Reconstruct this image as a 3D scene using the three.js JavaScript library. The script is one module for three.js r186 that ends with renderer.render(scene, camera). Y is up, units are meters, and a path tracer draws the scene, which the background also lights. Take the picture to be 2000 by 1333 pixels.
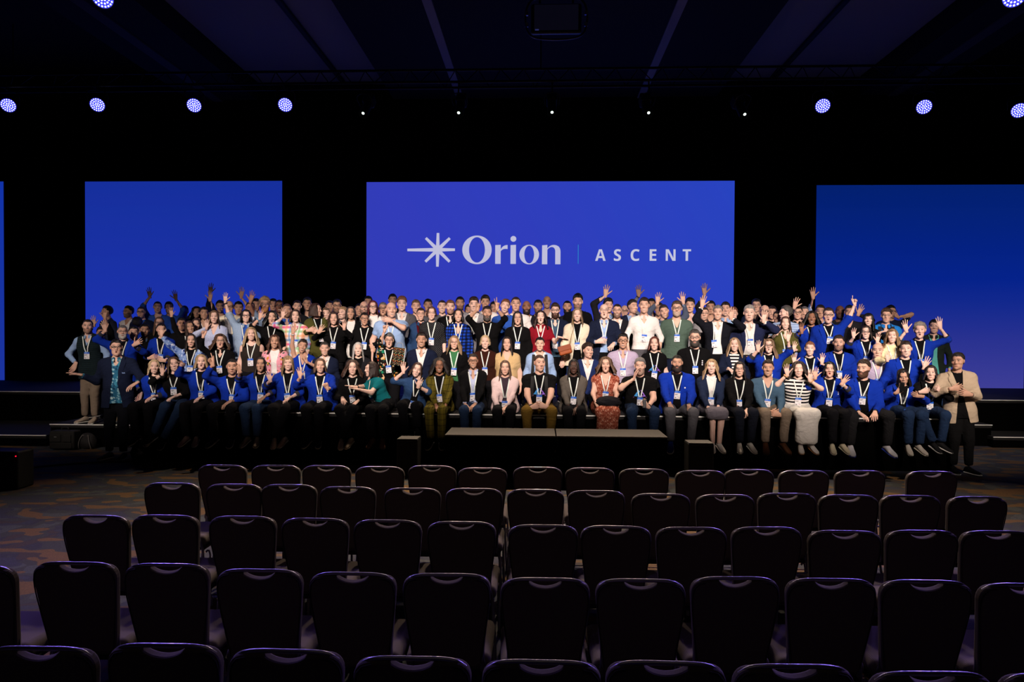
import * as THREE from 'three';
import { mergeGeometries, mergeVertices } from 'three/addons/utils/BufferGeometryUtils.js';
import { RoundedBoxGeometry } from 'three/addons/geometries/RoundedBoxGeometry.js';
import { RectAreaLightUniformsLib } from 'three/addons/lights/RectAreaLightUniformsLib.js';

// ---------------------------------------------------------------- camera
const scene = new THREE.Scene();
scene.background = new THREE.Color(0x000000);
const renderer = new THREE.WebGLRenderer({ antialias: true });
renderer.toneMapping = THREE.LinearToneMapping;
renderer.toneMappingExposure = 1.0;
renderer.shadowMap.enabled = true;
RectAreaLightUniformsLib.init();
const W = 2000, H = 1333, F = 1333, EYE = 2.09;
const camera = new THREE.PerspectiveCamera(2 * Math.atan(H / 2 / F) * 180 / Math.PI, W / H, 0.1, 80);
camera.position.set(0, EYE, 0);
camera.rotation.set(-0.0146, 0.04, 0.005, 'YXZ');
camera.updateMatrixWorld(true);
const V = (x, y, z) => new THREE.Vector3(x, y, z);
const rayOf = (x, y) => V((x - W / 2) / F, -(y - H / 2) / F, -1).applyQuaternion(camera.quaternion);
// a pixel of the photograph on an upright plane at depth z, or on a level plane at height y
const onZ = (x, y, z) => { const r = rayOf(x, y); return r.multiplyScalar(z / r.z).add(camera.position); };
const onY = (x, y, h) => { const r = rayOf(x, y); return r.multiplyScalar((h - EYE) / r.y).add(camera.position); };

// ---------------------------------------------------------------- light: front-of-house spots, backlight spots
function spot(x, y, z, tx, ty, tz, color, intensity, deg, pen = 0.5, rad = 4) {
  const l = new THREE.SpotLight(color, intensity, 0, deg * Math.PI / 180, pen, 2);
  l.position.set(x, y, z); l.target.position.set(tx, ty, tz); l.castShadow = true; l.shadow.radius = rad;
  l.shadow.mapSize.set(1024, 1024); l.shadow.camera.near = 0.3; l.shadow.camera.far = 30;
  scene.add(l, l.target); return l;
}
// unseen front-of-house lamps, out of view above the camera, placed to light the group
const FOH = [[-8.9, 110, 1.75, 10], [-7.2, 190, 1.9, 9.2], [-5.7, 270, 1.9, 9.2], [-4.2, 330, 1.95, 9.2], [-2.8, 360, 2.0, 9.2], [-1.4, 370, 2.0, 9.4], [0, 380, 2.0, 9.6], [1.4, 380, 2.0, 9.8], [2.8, 370, 1.95, 10], [4.2, 355, 1.85, 10.4], [5.6, 340, 1.8, 10.8], [7, 285, 1.7, 10.8], [9, 80, 1.5, 10]];
const fohLamps = FOH.map(([x, i, ty, deg]) => { spot(x * 0.9, 6.9, -0.3, x, ty, -11.3, 0xffe9dc, i, deg, 0.6); return [x * 0.9, 6.9, -0.3, x, ty, -11.3]; });
// added ambient fill panel, unseen behind the camera, faintly lights the chair backs
const house = new THREE.RectAreaLight(0xffe8d4, 0.22, 6, 1.2); house.position.set(0, 7.9, 2.6); house.lookAt(0, 0, 1.2); scene.add(house);

// ---------------------------------------------------------------- helpers
let seed = 7;
const rnd = () => { seed = (seed * 1664525 + 1013904223) >>> 0; return seed / 4294967296; };
const used = {};
function numbered(name) { const n = used[name] = (used[name] ?? -1) + 1; return n ? `${name}_${String(n).padStart(3, '0')}` : name; }
const mats = {};
function mat(color, roughness = 0.85, more = {}) {
  const key = color + '|' + roughness + '|' + JSON.stringify(more);
  return mats[key] ??= new THREE.MeshStandardMaterial({ color, roughness, metalness: 0, side: THREE.DoubleSide, ...more });
}
function part(name, geometry, material, parent) {
  const m = new THREE.Mesh(geometry, material); m.name = name; m.castShadow = m.receiveShadow = true; parent.add(m); return m;
}
function thing(name, label, category, position = [0, 0, 0], turn = 0, group) {
  const g = new THREE.Group(); g.name = numbered(name); g.position.set(...position); g.rotation.y = turn; scene.add(g);
  g.userData = { label, category }; if (group) g.userData.group = group; return g;
}
function structure(name, geometry, material, label, category) {
  const m = part(name, geometry, material, scene); m.userData = { kind: 'structure', label, category }; return m;
}
const box = (x0, x1, y0, y1, z0, z1) => new THREE.BoxGeometry(x1 - x0, y1 - y0, z1 - z0).translate((x0 + x1) / 2, (y0 + y1) / 2, (z0 + z1) / 2);
const rbox = (w, h, d, r, x = 0, y = 0, z = 0, s = 2) => new RoundedBoxGeometry(w, h, d, s, r).translate(x, y, z);
const tube = (pts, r, seg = 16, sides = 7, closed = false) => new THREE.TubeGeometry(new THREE.CatmullRomCurve3(pts, closed, 'centripetal'), seg, r, sides, closed);
const cyl = (r0, r1, h, n = 16) => new THREE.CylinderGeometry(r0, r1, h, n);
// value noise in 3-D
function hash(i, j, k) { let n = (i * 374761393 + j * 668265263 + k * 2147483647 + 1013) | 0; n = Math.imul(n ^ (n >>> 13), 1274126177); return ((n ^ (n >>> 16)) >>> 0) / 4294967296; }
function noise(x, y, z) {
  const i = Math.floor(x), j = Math.floor(y), k = Math.floor(z); let u = x - i, v = y - j, w = z - k;
  u = u * u * (3 - 2 * u); v = v * v * (3 - 2 * v); w = w * w * (3 - 2 * w);
  const l = (a, b, t) => a + (b - a) * t;
  return l(l(l(hash(i, j, k), hash(i + 1, j, k), u), l(hash(i, j + 1, k), hash(i + 1, j + 1, k), u), v),
    l(l(hash(i, j, k + 1), hash(i + 1, j, k + 1), u), l(hash(i, j + 1, k + 1), hash(i + 1, j + 1, k + 1), u), v), w) * 2 - 1;
}
function canvasTexture(w, h, draw, repeat = true) {
  const c = document.createElement('canvas'); c.width = w; c.height = h; draw(c.getContext('2d'), w, h);
  const t = new THREE.CanvasTexture(c); t.colorSpace = THREE.SRGBColorSpace; t.magFilter = THREE.LinearFilter;
  if (repeat) t.wrapS = t.wrapT = THREE.RepeatWrapping; return t;
}

// ---------------------------------------------------------------- room
const BLACKCLOTH = mat(0x060606, 0.95);
function carpet() {
  const n = 768, d = new Uint8Array(n * n * 4), cols = [[42, 46, 48], [36, 40, 58], [92, 66, 32], [50, 40, 38], [56, 62, 64], [32, 34, 50]];
  const per = (x, y, f, s) => { // tileable noise
    const a = x / n * 2 * Math.PI, b = y / n * 2 * Math.PI, r = f / 6.2832;
    return noise(Math.cos(a) * r + s, Math.sin(a) * r + Math.cos(b) * r * 0.5 + s * 2, Math.sin(b) * r);
  };
  for (let y = 0; y < n; y++) for (let x = 0; x < n; x++) {
    const a = per(x, y * 2, 16, 3) + 0.45 * per(x * 2, y * 2, 20, 9), b = per(x, y, 22, 31) + 0.5 * per(x * 2, y, 24, 5);
    const k = a > 0.28 ? 2 : a < -0.38 ? 1 : b > 0.34 ? 4 : b < -0.42 ? 3 : a + b < -0.3 ? 5 : 0;
    const g = 0.8 + 0.4 * hash(x, y, 4), o = (y * n + x) * 4;
    for (let c = 0; c < 3; c++) d[o + c] = Math.min(255, cols[k][c] * g);
    d[o + 3] = 255;
  }
  const t = new THREE.DataTexture(d, n, n); t.colorSpace = THREE.SRGBColorSpace; t.magFilter = THREE.LinearFilter;
  t.wrapS = t.wrapT = THREE.RepeatWrapping; t.needsUpdate = true; t.repeat.set(7, 7); return t;
}
const RW = 18, RB = 4, RF = -18.2, CEIL = 8.4;
structure('floor', box(-RW, RW, -0.3, 0, RF, RB), new THREE.MeshStandardMaterial({ map: carpet(), roughness: 0.95 }), 'patterned ballroom carpet in blue, grey and ochre', 'floor');
structure('wall_back', box(-RW, RW, 0, CEIL, RF - 0.3, RF), BLACKCLOTH, 'black drape wall behind the stage screens', 'wall');
structure('wall_left', box(-RW - 0.3, -RW, 0, CEIL, RF, RB), BLACKCLOTH, 'dark side wall of the ballroom', 'wall');
structure('wall_right', box(RW, RW + 0.3, 0, CEIL, RF, RB), BLACKCLOTH, 'dark side wall opposite', 'wall');
structure('wall_front', box(-RW, RW, 0, CEIL, RB, RB + 0.3), BLACKCLOTH, 'dark wall at the rear of the ballroom', 'wall');
const ceiling = structure('ceiling', box(-RW, RW, CEIL, CEIL + 0.3, RF, RB), mat(0x0a0a0c, 0.95), 'dark ballroom ceiling with pale plaster bays', 'ceiling');
const PLASTER = mat(0x8a8480, 0.9), PLASTER2 = mat(0x45413f, 0.9);
for (const [x0, x1, m, h] of [[-6.75, -3.55, PLASTER, 8.0], [4.15, 7.35, PLASTER, 8.0], [-1.98, -1.82, PLASTER, 7.57], [2.26, 2.42, PLASTER, 7.57], [-7.85, -7.62, PLASTER2, 7.57], [8.0, 8.23, PLASTER2, 7.57]])
  part('ceiling_panel', box(x0, x1, h, h < 7.6 ? 7.6 : CEIL, -16.2, 2), m, ceiling);
for (const [x0, x1] of [[-8.4, -6.8], [-3.5, 4.1], [7.4, 8.75]]) part('ceiling_beam', box(x0, x1, 7.6, CEIL, -16.2, 2), mat(0x08080a, 0.95), ceiling);
part('conduit', tube([V(-4.65, 7.93, 2), V(-4.65, 7.93, -16)], 0.06, 2), mat(0x07070a, 0.7), ceiling);
part('conduit', tube([V(5.35, 7.93, 2), V(5.35, 7.93, -16)], 0.06, 2), mat(0x07070a, 0.7), ceiling);

// ---------------------------------------------------------------- stage
const DECK = 0.8, FRONT = -10.51, MAIN = -13.6;
const DECKMAT = mat(0x060606, 0.85), SKIRT = new THREE.MeshPhysicalMaterial({ color: 0x020202, roughness: 1, specularIntensity: 0.08 }), EDGE = mat(0xe2e2de, 0.4);
const xl = onY(243, 808, DECK).x, xr = onY(1863, 819, DECK).x;
function platform(name, label, x0, x1, y, z0, z1, edges) {
  const g = thing(name, label, 'stage', [(x0 + x1) / 2, 0, (z0 + z1) / 2]); g.userData.kind = 'structure';
  const w = x1 - x0, d = z1 - z0;
  part('fascia', box(-w / 2 + 0.01, w / 2 - 0.01, 0, y - 0.06, -d / 2 + 0.01, d / 2 - 0.01), SKIRT, g);
  const dw = 2.44, n = Math.max(1, Math.round(w / dw));
  for (let i = 0; i < n; i++) part('deck_panel', box(-w / 2 + w * i / n + 0.003, -w / 2 + w * (i + 1) / n - 0.003, y - 0.06, y, -d / 2, d / 2), DECKMAT, g);
  for (const e of edges) {
    if (e === 'f') part('edge_trim', box(-w / 2, w / 2, y - 0.014, y + 0.002, d / 2, d / 2 + 0.012), EDGE, g);
    if (e === 'l') part('edge_trim', box(-w / 2 - 0.012, -w / 2, y - 0.014, y + 0.002, -d / 2, d / 2), EDGE, g);
    if (e === 'r') part('edge_trim', box(w / 2, w / 2 + 0.012, y - 0.014, y + 0.002, -d / 2, d / 2), EDGE, g);
  }
  return g;
}
platform('stage_thrust', 'black thrust stage with a pale metal edge, people seated along its front', xl, xr, DECK, MAIN, FRONT, 'f');
platform('stage_deck', 'wide black main stage deck below the blue screens', -14.5, 14.5, DECK, -17.6, MAIN - 0.003, 'f');
const zl = onY(140, 829, 0.4).z, zr = onY(1920, 830, 0.4).z;
platform('stage_step', 'low black stage step with a pale edge, under the person in the dark vest', onY(95, 829, 0.4).x, xl - 0.02, 0.4, MAIN + 0.02, zl, 'f');
platform('stage_step', 'low black side platform with a pale edge beside the tote bags, below the wing screen', -13, onY(93, 850, 0.2).x, 0.2, MAIN + 0.02, onY(45, 850, 0.2).z, 'f');
platform('stage_step', 'low black stage step with a pale edge, behind the person in the beige blazer', xr + 0.02, onY(1937, 830, 0.4).x, 0.4, MAIN + 0.02, zr, 'f');
platform('stage_step', 'low black side platform with pale edges, near the right-hand wing screen', onY(1940, 854, 0.2).x + 0.01, 13, 0.2, MAIN + 0.02, onY(1970, 854, 0.2).z, 'f');

// ---------------------------------------------------------------- screens
const SZ = -16.5;
function screen(px0, py0, px1, py1, label, draw, tw, th, light) {
  const a = onZ(px0, py0, SZ), b = onZ(px1, py1, SZ), w = b.x - a.x, h = a.y - b.y;
  const g = thing('led_screen', label, 'screen', [(a.x + b.x) / 2, b.y, SZ]);
  part('cabinet', box(-w / 2 - 0.02, w / 2 + 0.02, -0.02, h + 0.02, -0.14, -0.012), mat(0x020202, 0.6), g);
  const t = canvasTexture(tw, th, draw, false);
  const face = part('display', new THREE.PlaneGeometry(w, h).translate(0, h / 2, 0), new THREE.MeshStandardMaterial({ color: 0x000000, roughness: 0.5, emissive: 0xffffff, emissiveMap: t, emissiveIntensity: 1 }), g);
  const l = new THREE.RectAreaLight(light, 0.12, w, h); l.position.set((a.x + b.x) / 2, (a.y + b.y) / 2, SZ + 0.02); l.lookAt(l.position.x, l.position.y, 0); l.visible = true; scene.add(l);
  return face;
}
const fill = (top, bottom) => (c, w, h) => { const g = c.createLinearGradient(0, 0, 0, h); g.addColorStop(0, top); g.addColorStop(1, bottom); c.fillStyle = g; c.fillRect(0, 0, w, h); };
screen(-300, 356, 9, 745, 'side LED screen glowing plain blue, mostly cut off beyond the stage wing', fill('#1233a8', '#1c339c'), 8, 64, 0x1030a0);
screen(166, 355, 551, 748, 'square LED wing screen glowing plain blue behind the waving people in blue blazers', fill('#162f9c', '#1f33b0'), 8, 64, 0x1030a0);
screen(1595, 362, 1999, 770, 'square LED wing screen glowing dark blue behind the person in the beige blazer', (c, w, h) => { const g = c.createLinearGradient(0, 0, 0, h); g.addColorStop(0, '#03206f'); g.addColorStop(0.45, '#05228a'); g.addColorStop(0.75, '#2a3290'); g.addColorStop(1, '#403f96'); c.fillStyle = g; c.fillRect(0, 0, w, h); }, 8, 128, 0x1030a0);
function logo(c, w, h) {
  const g = c.createLinearGradient(0, h, w, 0); g.addColorStop(0, '#343bb6'); g.addColorStop(0.5, '#303dbb'); g.addColorStop(1, '#2843bf'); c.fillStyle = g; c.fillRect(0, 0, w, h);
  const k = w / 715; c.scale(k, k); c.translate(-716, -356); c.fillStyle = '#bfbedb';
  const arm = (x, y, e) => { const cx = 857, cy = 489.6, dx = x - cx, dy = y - cy, l = Math.hypot(dx, dy), nx = -dy / l, ny = dx / l; c.beginPath(); c.moveTo(cx + nx * e * 1.45, cy + ny * e * 1.45); c.lineTo(x + nx * e, y + ny * e); c.lineTo(x - nx * e, y - ny * e); c.lineTo(cx - nx * e * 1.45, cy - ny * e * 1.45); c.fill(); };
  for (const [x, y] of [[857.5, 456.5], [856.5, 523], [891, 489.5], [797, 490], [880.8, 466.6], [833.4, 466.4], [832.7, 513.2], [880.5, 513.2]]) arm(x, y, 2.6);
  c.beginPath(); c.arc(857, 489.6, 8.5, 0, 7); c.fill();
  const ring = (x, y, rx, ry, ix, iy) => { c.beginPath(); c.ellipse(x, y, rx, ry, 0, 0, 6.2832); c.ellipse(x, y, ix, iy, 0, 0, 6.2832, true); c.fill('evenodd'); };
  ring(934.2, 489.8, 28.9, 28.2, 15.5, 24.9); ring(1036.4, 499, 19.2, 19.2, 9.4, 17.2);
  const poly = (...p) => { c.beginPath(); p.forEach(([x, y], i) => i ? c.lineTo(x, y) : c.moveTo(x, y)); c.closePath(); c.fill(); };
  poly([969.9, 480.4], [980.8, 479.8], [980.8, 517.4], [969.9, 517.4]); poly([999.8, 480.4], [1010.6, 479.8], [1010.6, 517.4], [999.8, 517.4]);
  c.beginPath(); c.moveTo(980.4, 489.5); c.quadraticCurveTo(984.5, 480, 994.2, 480.2); c.lineTo(994.2, 488.3); c.quadraticCurveTo(984, 486.4, 980.4, 493.5); c.fill();
  c.beginPath(); c.arc(1005.4, 468.2, 5.7, 0, 7); c.fill();
  poly([1061.4, 480.8], [1071.8, 480], [1071.8, 518], [1061.2, 518]);
  c.beginPath(); c.moveTo(1071.4, 487.5); c.quadraticCurveTo(1076.5, 480, 1084.6, 480); c.quadraticCurveTo(1097.4, 480.6, 1097.4, 494); c.lineTo(1097.4, 518); c.lineTo(1087, 518); c.lineTo(1087, 491.5); c.quadraticCurveTo(1086, 484, 1079.5, 484.2); c.quadraticCurveTo(1074, 485.2, 1071.4, 490.5); c.fill();
  c.fillStyle = '#2aa0c8'; c.fillRect(1131.2, 479.5, 0.9, 37.5);
  c.fillStyle = '#c4c5de'; c.font = 'bold 31.5px sans-serif'; c.textBaseline = 'alphabetic';
  for (const [s, x] of [['A', 1164.5], ['S', 1199.3], ['C', 1231.2], ['E', 1266.8], ['N', 1297.6], ['T', 1332.4]]) c.fillText(s, x, 511.4);
}
screen(716, 356, 1431, 758.5, 'large LED screen glowing violet blue with the words Orion and ASCENT and a star logo', logo, 2048, 1152, 0x2030b0);
// ---------------------------------------------------------------- lighting rig
const STEELBLACK = mat(0x08080a, 0.5, { metalness: 0.3 });
function truss(label, z, y, x0, x1) {
  const t = thing('lighting_truss', label, 'truss', [0, y, z]);
  for (const [dy, dz] of [[0, 0.14], [0, -0.14], [0.26, 0]]) part('chord', tube([V(x0, dy, dz), V(x1, dy, dz)], 0.024, 2, 8), STEELBLACK, t);
  const n = Math.round((x1 - x0) / 0.4), lace = [];
  for (let i = 0; i < n; i++) { const a = x0 + i * 0.4, s = i % 2 ? 1 : -1; lace.push(tube([V(a, 0, 0.14 * s), V(a + 0.2, 0.26, 0)], 0.009, 1, 5), tube([V(a + 0.2, 0.26, 0), V(a + 0.4, 0, -0.14 * s)], 0.009, 1, 5)); }
  part('lacing', mergeGeometries(lace), STEELBLACK, t);
  for (const x of [x0 + 1, (x0 + x1) / 2, x1 - 1]) part('hoist_chain', tube([V(x, 0.26, 0), V(x, 7.58 - y, 0)], 0.012, 2, 5), STEELBLACK, t);
}
const TZ = -12, TY = onZ(379, 206, TZ).y + 0.32, TZ2 = -8, TY2 = onZ(200, -6, TZ2).y + 0.32;
truss('black lighting truss with a row of LED stage lights above the stage', TZ, TY, -10.5, 10.5);
const DIODE = new THREE.MeshStandardMaterial({ color: 0xffffff, emissive: 0xc8ccff, emissiveIntensity: 2.2, roughness: 0.4 });
const LENSBLUE = new THREE.MeshStandardMaterial({ color: 0x2222aa, emissive: 0x3a3cff, emissiveIntensity: 0.75, roughness: 0.3 });
function hang(g, p, from, z) { // clamp from the yoke up to the truss chord
  const y = z === TZ ? TY : TY2, a = from, b = V(p.x, y, z + 0.14).sub(p).applyQuaternion(g.quaternion.clone().invert());
  part('clamp', tube([a, b], 0.014, 2, 6), STEELBLACK, g);
}
function parLight(px, py, z, aim, group, label, i) {
  const p = onZ(px, py, z), g = thing('led_stage_light', label, 'stage light', [p.x, p.y, p.z], 0, group);
  g.lookAt(aim);                                   // local +z points along the beam
  part('housing', new THREE.CylinderGeometry(0.13, 0.09, 0.2, 24, 1, true).rotateX(Math.PI / 2).translate(0, 0, -0.09), STEELBLACK, g);
  part('lens_plate', new THREE.CircleGeometry(0.122, 28).translate(0, 0, -0.012), LENSBLUE, g);
  part('rim', new THREE.TorusGeometry(0.128, 0.008, 6, 28), STEELBLACK, g);
  const leds = []; let k = 0;
  for (const [r, n] of [[0, 1], [0.034, 6], [0.068, 12], [0.102, 18]]) for (let j = 0; j < n; j++, k++) leds.push(new THREE.SphereGeometry(0.0112, 8, 6).translate(r * Math.cos(j / n * 6.2832 + r * 3), r * Math.sin(j / n * 6.2832 + r * 3), -0.002));
  for (const l of leds) part('led', l, DIODE, g);
  part('yoke', tube([V(-0.15, 0, -0.08), V(-0.15, 0.2, -0.09), V(0, 0.24, -0.09), V(0.15, 0.2, -0.09), V(0.15, 0, -0.08)], 0.01, 16, 6), STEELBLACK, g);
  hang(g, p, V(0, 0.24, -0.09), z);
  spot(p.x + (aim.x - p.x) * 0.004, p.y + (aim.y - p.y) * 0.004, p.z + 0.05, aim.x, aim.y, aim.z, 0x9a7cff, i, 27, 0.9, 6);
}
for (const [x, y, where, group] of [[16, 206, 'over the cut-off side screen'], [190, 205, 'over the wing screen of the blue blazer group', 1], [379, 206, 'over the wing screen of the blue blazer group', 1], [557, 205, 'between a wing screen and the Orion screen'], [1607, 207, 'at the inner edge of the darkest wing screen'], [1805, 209, 'over the middle of the darkest wing screen'], [1991, 216, 'at the outer edge of the darkest wing screen']]) {
  const p = onZ(x, y, TZ); parLight(x, y, TZ, V(p.x * 0.55, 0.6, -3.2), group ? 'round LED lights over the wing screen' : null, `round glowing LED stage light ${where}`, x < 1000 ? 38 : 62);
}
truss('black lighting truss above the audience chairs, near the hanging monitor', TZ2, TY2, -7.5, 7.5);
for (const [x, y, label] of [[200, -5, 'round blue LED light on the audience truss, near the dark conduit'], [1982, -8, 'round blue LED light on the audience truss, near the blue-lit conduit']]) {
  const p = onZ(x, y, TZ2); parLight(x, y, TZ2, V(p.x * 0.6, 0.6, -0.5), null, label, 60);
}
for (const [x, y] of [[714, 214], [898, 213], [1078, 212], [1264, 213], [1449, 216]]) {
  const p = onZ(x, y, TZ), g = thing('ellipsoidal_spotlight', 'small black spotlight hanging from the stage truss with a bright white lens', 'spotlight', [p.x, p.y, p.z], 0, 'white spotlights in the middle of the stage truss');
  const aim = V(p.x * 1.25, 0, -7.2); g.lookAt(aim);
  part('barrel', new THREE.CylinderGeometry(0.085, 0.075, 0.34, 18, 1, true).rotateX(Math.PI / 2).translate(0, 0, -0.02), STEELBLACK, g);
  part('lamp_house', rbox(0.19, 0.19, 0.2, 0.03, 0, 0, -0.26), STEELBLACK, g);
  part('lens', new THREE.SphereGeometry(0.025, 14, 10).scale(1, 1, 0.5).translate(0, 0.02, 0.145), new THREE.MeshStandardMaterial({ color: 0xffffff, emissive: 0xe8fff4, emissiveIntensity: 2.2 }), g);
  part('yoke', tube([V(-0.12, 0, -0.1), V(-0.12, 0.2, -0.1), V(0, 0.25, -0.1), V(0.12, 0.2, -0.1), V(0.12, 0, -0.1)], 0.009, 14, 6), STEELBLACK, g);
  hang(g, p, V(0, 0.25, -0.1), TZ);
  const q = V(0, 0, 0.22).applyQuaternion(g.quaternion).add(p);
  spot(q.x, q.y, q.z, aim.x, aim.y, aim.z, 0xffe0c0, 105, 30, 0.8, 3);
}
// unseen front-of-house spots (out of view above the camera, light the group)
truss('unseen black front-of-house truss above the back of the audience', -0.3, 7.1, -7.5, 7.5);
for (const [x, y, z, tx, ty, tz] of fohLamps) {
  const g = thing('unseen_front_spotlight', 'unseen black front-of-house spotlight aimed at the stage', 'spotlight', [x, y, z], 0, 'unseen front-of-house spotlights'); g.lookAt(tx, ty, tz);
  part('barrel', new THREE.CylinderGeometry(0.09, 0.08, 0.5, 16, 1, true).rotateX(Math.PI / 2).translate(0, 0, -0.28), STEELBLACK, g);
  part('lens', new THREE.CircleGeometry(0.075, 16).translate(0, 0, -0.06), new THREE.MeshStandardMaterial({ color: 0xffffff, emissive: 0xffe9dc, emissiveIntensity: 2 }), g);
}
{ const g = thing('added_fill_panel', 'added fill panel, unseen overhead behind the audience', 'ceiling light', [0, 7.97, 2.6]); part('diffuser', box(-3, 3, -0.02, 0.0, -0.6, 0.6), new THREE.MeshStandardMaterial({ color: 0xffffff, emissive: 0xffe8d4, emissiveIntensity: 0.22 }), g); part('frame', box(-3.05, 3.05, 0.0, 0.4, -0.65, 0.65), mat(0x333333, 0.7), g); }  // glowing body of the added fill light, out of view
// hanging monitor
{
  const z = -9.2, a = onZ(1033, 8, z), b = onZ(1140, 66, z), w = b.x - a.x, h = a.y - b.y;
  const g = thing('hanging_monitor', 'dark hanging monitor in a round-cornered tube frame below the ceiling', 'monitor', [(a.x + b.x) / 2, b.y, z]); g.rotation.x = 0.12;
  part('casing', rbox(w * 0.92, h * 0.94, 0.09, 0.03, 0, h / 2, -0.05), mat(0x050507, 0.4), g);
  part('screen', new THREE.PlaneGeometry(w * 0.8, h * 0.8).translate(0, h / 2 + 0.01, 0.001), new THREE.MeshStandardMaterial({ color: 0x08080c, roughness: 0.15, emissive: 0x151428, emissiveIntensity: 0.25 }), g);
  const r = 0.08, x = w / 2 + 0.03, fr = [V(-x, r, 0), V(-x, h - r, 0), V(-x + r, h + 0.03, 0), V(x - r, h + 0.03, 0), V(x, h - r, 0), V(x, r, 0), V(x - r, -0.03, 0), V(-x + r, -0.03, 0)];
  part('tube_frame', tube(fr, 0.014, 60, 7, true), mat(0x4a4c60, 0.3, { metalness: 0.8 }), g);
  for (const s of [-1, 1]) { part('hanger', tube([V(s * w * 0.3, h, -0.03), V(s * w * 0.3, h + 1.6, -0.1)], 0.015, 2), STEELBLACK, g); for (const yy of [0.12, h - 0.14]) part('clamp', cyl(0.024, 0.024, 0.05, 10).translate(s * x, yy, 0), mat(0x9090a0, 0.3, { metalness: 0.8 }), g); }
  part('status_light', rbox(0.05, 0.018, 0.008, 0.003, -w * 0.35, h * 0.14, 0.005), new THREE.MeshStandardMaterial({ color: 0x222244, emissive: 0x303470, emissiveIntensity: 0.6 }), g);
}
// ---------------------------------------------------------------- low gear in front of the stage
{
  const a = onY(882, 835, 0.667), b = onY(1287, 840, 0.667), f = onY(1084, 852, 0.667), mid = onY(1084, 838, 0.667).x, zb = (a.z + b.z) / 2;
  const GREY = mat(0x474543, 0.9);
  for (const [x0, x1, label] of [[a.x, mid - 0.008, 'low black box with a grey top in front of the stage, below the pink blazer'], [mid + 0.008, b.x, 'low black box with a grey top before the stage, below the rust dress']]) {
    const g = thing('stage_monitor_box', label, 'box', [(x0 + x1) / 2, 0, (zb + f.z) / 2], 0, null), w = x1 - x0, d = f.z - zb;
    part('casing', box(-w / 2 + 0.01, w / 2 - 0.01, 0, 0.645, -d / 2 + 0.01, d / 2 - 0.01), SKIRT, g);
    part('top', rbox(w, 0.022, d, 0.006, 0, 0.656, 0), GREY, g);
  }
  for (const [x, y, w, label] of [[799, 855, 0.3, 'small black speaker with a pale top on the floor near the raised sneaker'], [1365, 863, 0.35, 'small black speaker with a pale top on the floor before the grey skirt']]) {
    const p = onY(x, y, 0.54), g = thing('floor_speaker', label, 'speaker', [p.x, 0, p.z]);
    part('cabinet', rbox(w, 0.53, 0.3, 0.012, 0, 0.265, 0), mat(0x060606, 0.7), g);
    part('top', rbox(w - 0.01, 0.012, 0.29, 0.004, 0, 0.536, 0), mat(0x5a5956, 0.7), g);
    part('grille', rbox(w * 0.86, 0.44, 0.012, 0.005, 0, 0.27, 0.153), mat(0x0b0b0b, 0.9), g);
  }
  // dark wedge speaker at the left of the audience, with a red pilot lamp
  const p = onY(10, 958, 0), g = thing('audience_speaker', 'black speaker cabinet on the carpet with a tiny red pilot lamp', 'speaker', [p.x - 0.12, 0, p.z - 0.16]);
  part('cabinet', rbox(0.56, 0.5, 0.3, 0.03, 0, 0.25, 0), mat(0x060606, 0.7), g);
  part('grille', rbox(0.48, 0.42, 0.015, 0.006, 0, 0.25, 0.15), mat(0x0a0a0a, 0.9), g);
  part('pilot_light', new THREE.SphereGeometry(0.008, 8, 6).translate(0.26, 0.44, 0.155), new THREE.MeshStandardMaterial({ color: 0x400000, emissive: 0xff1030, emissiveIntensity: 2 }), g);
}
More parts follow.
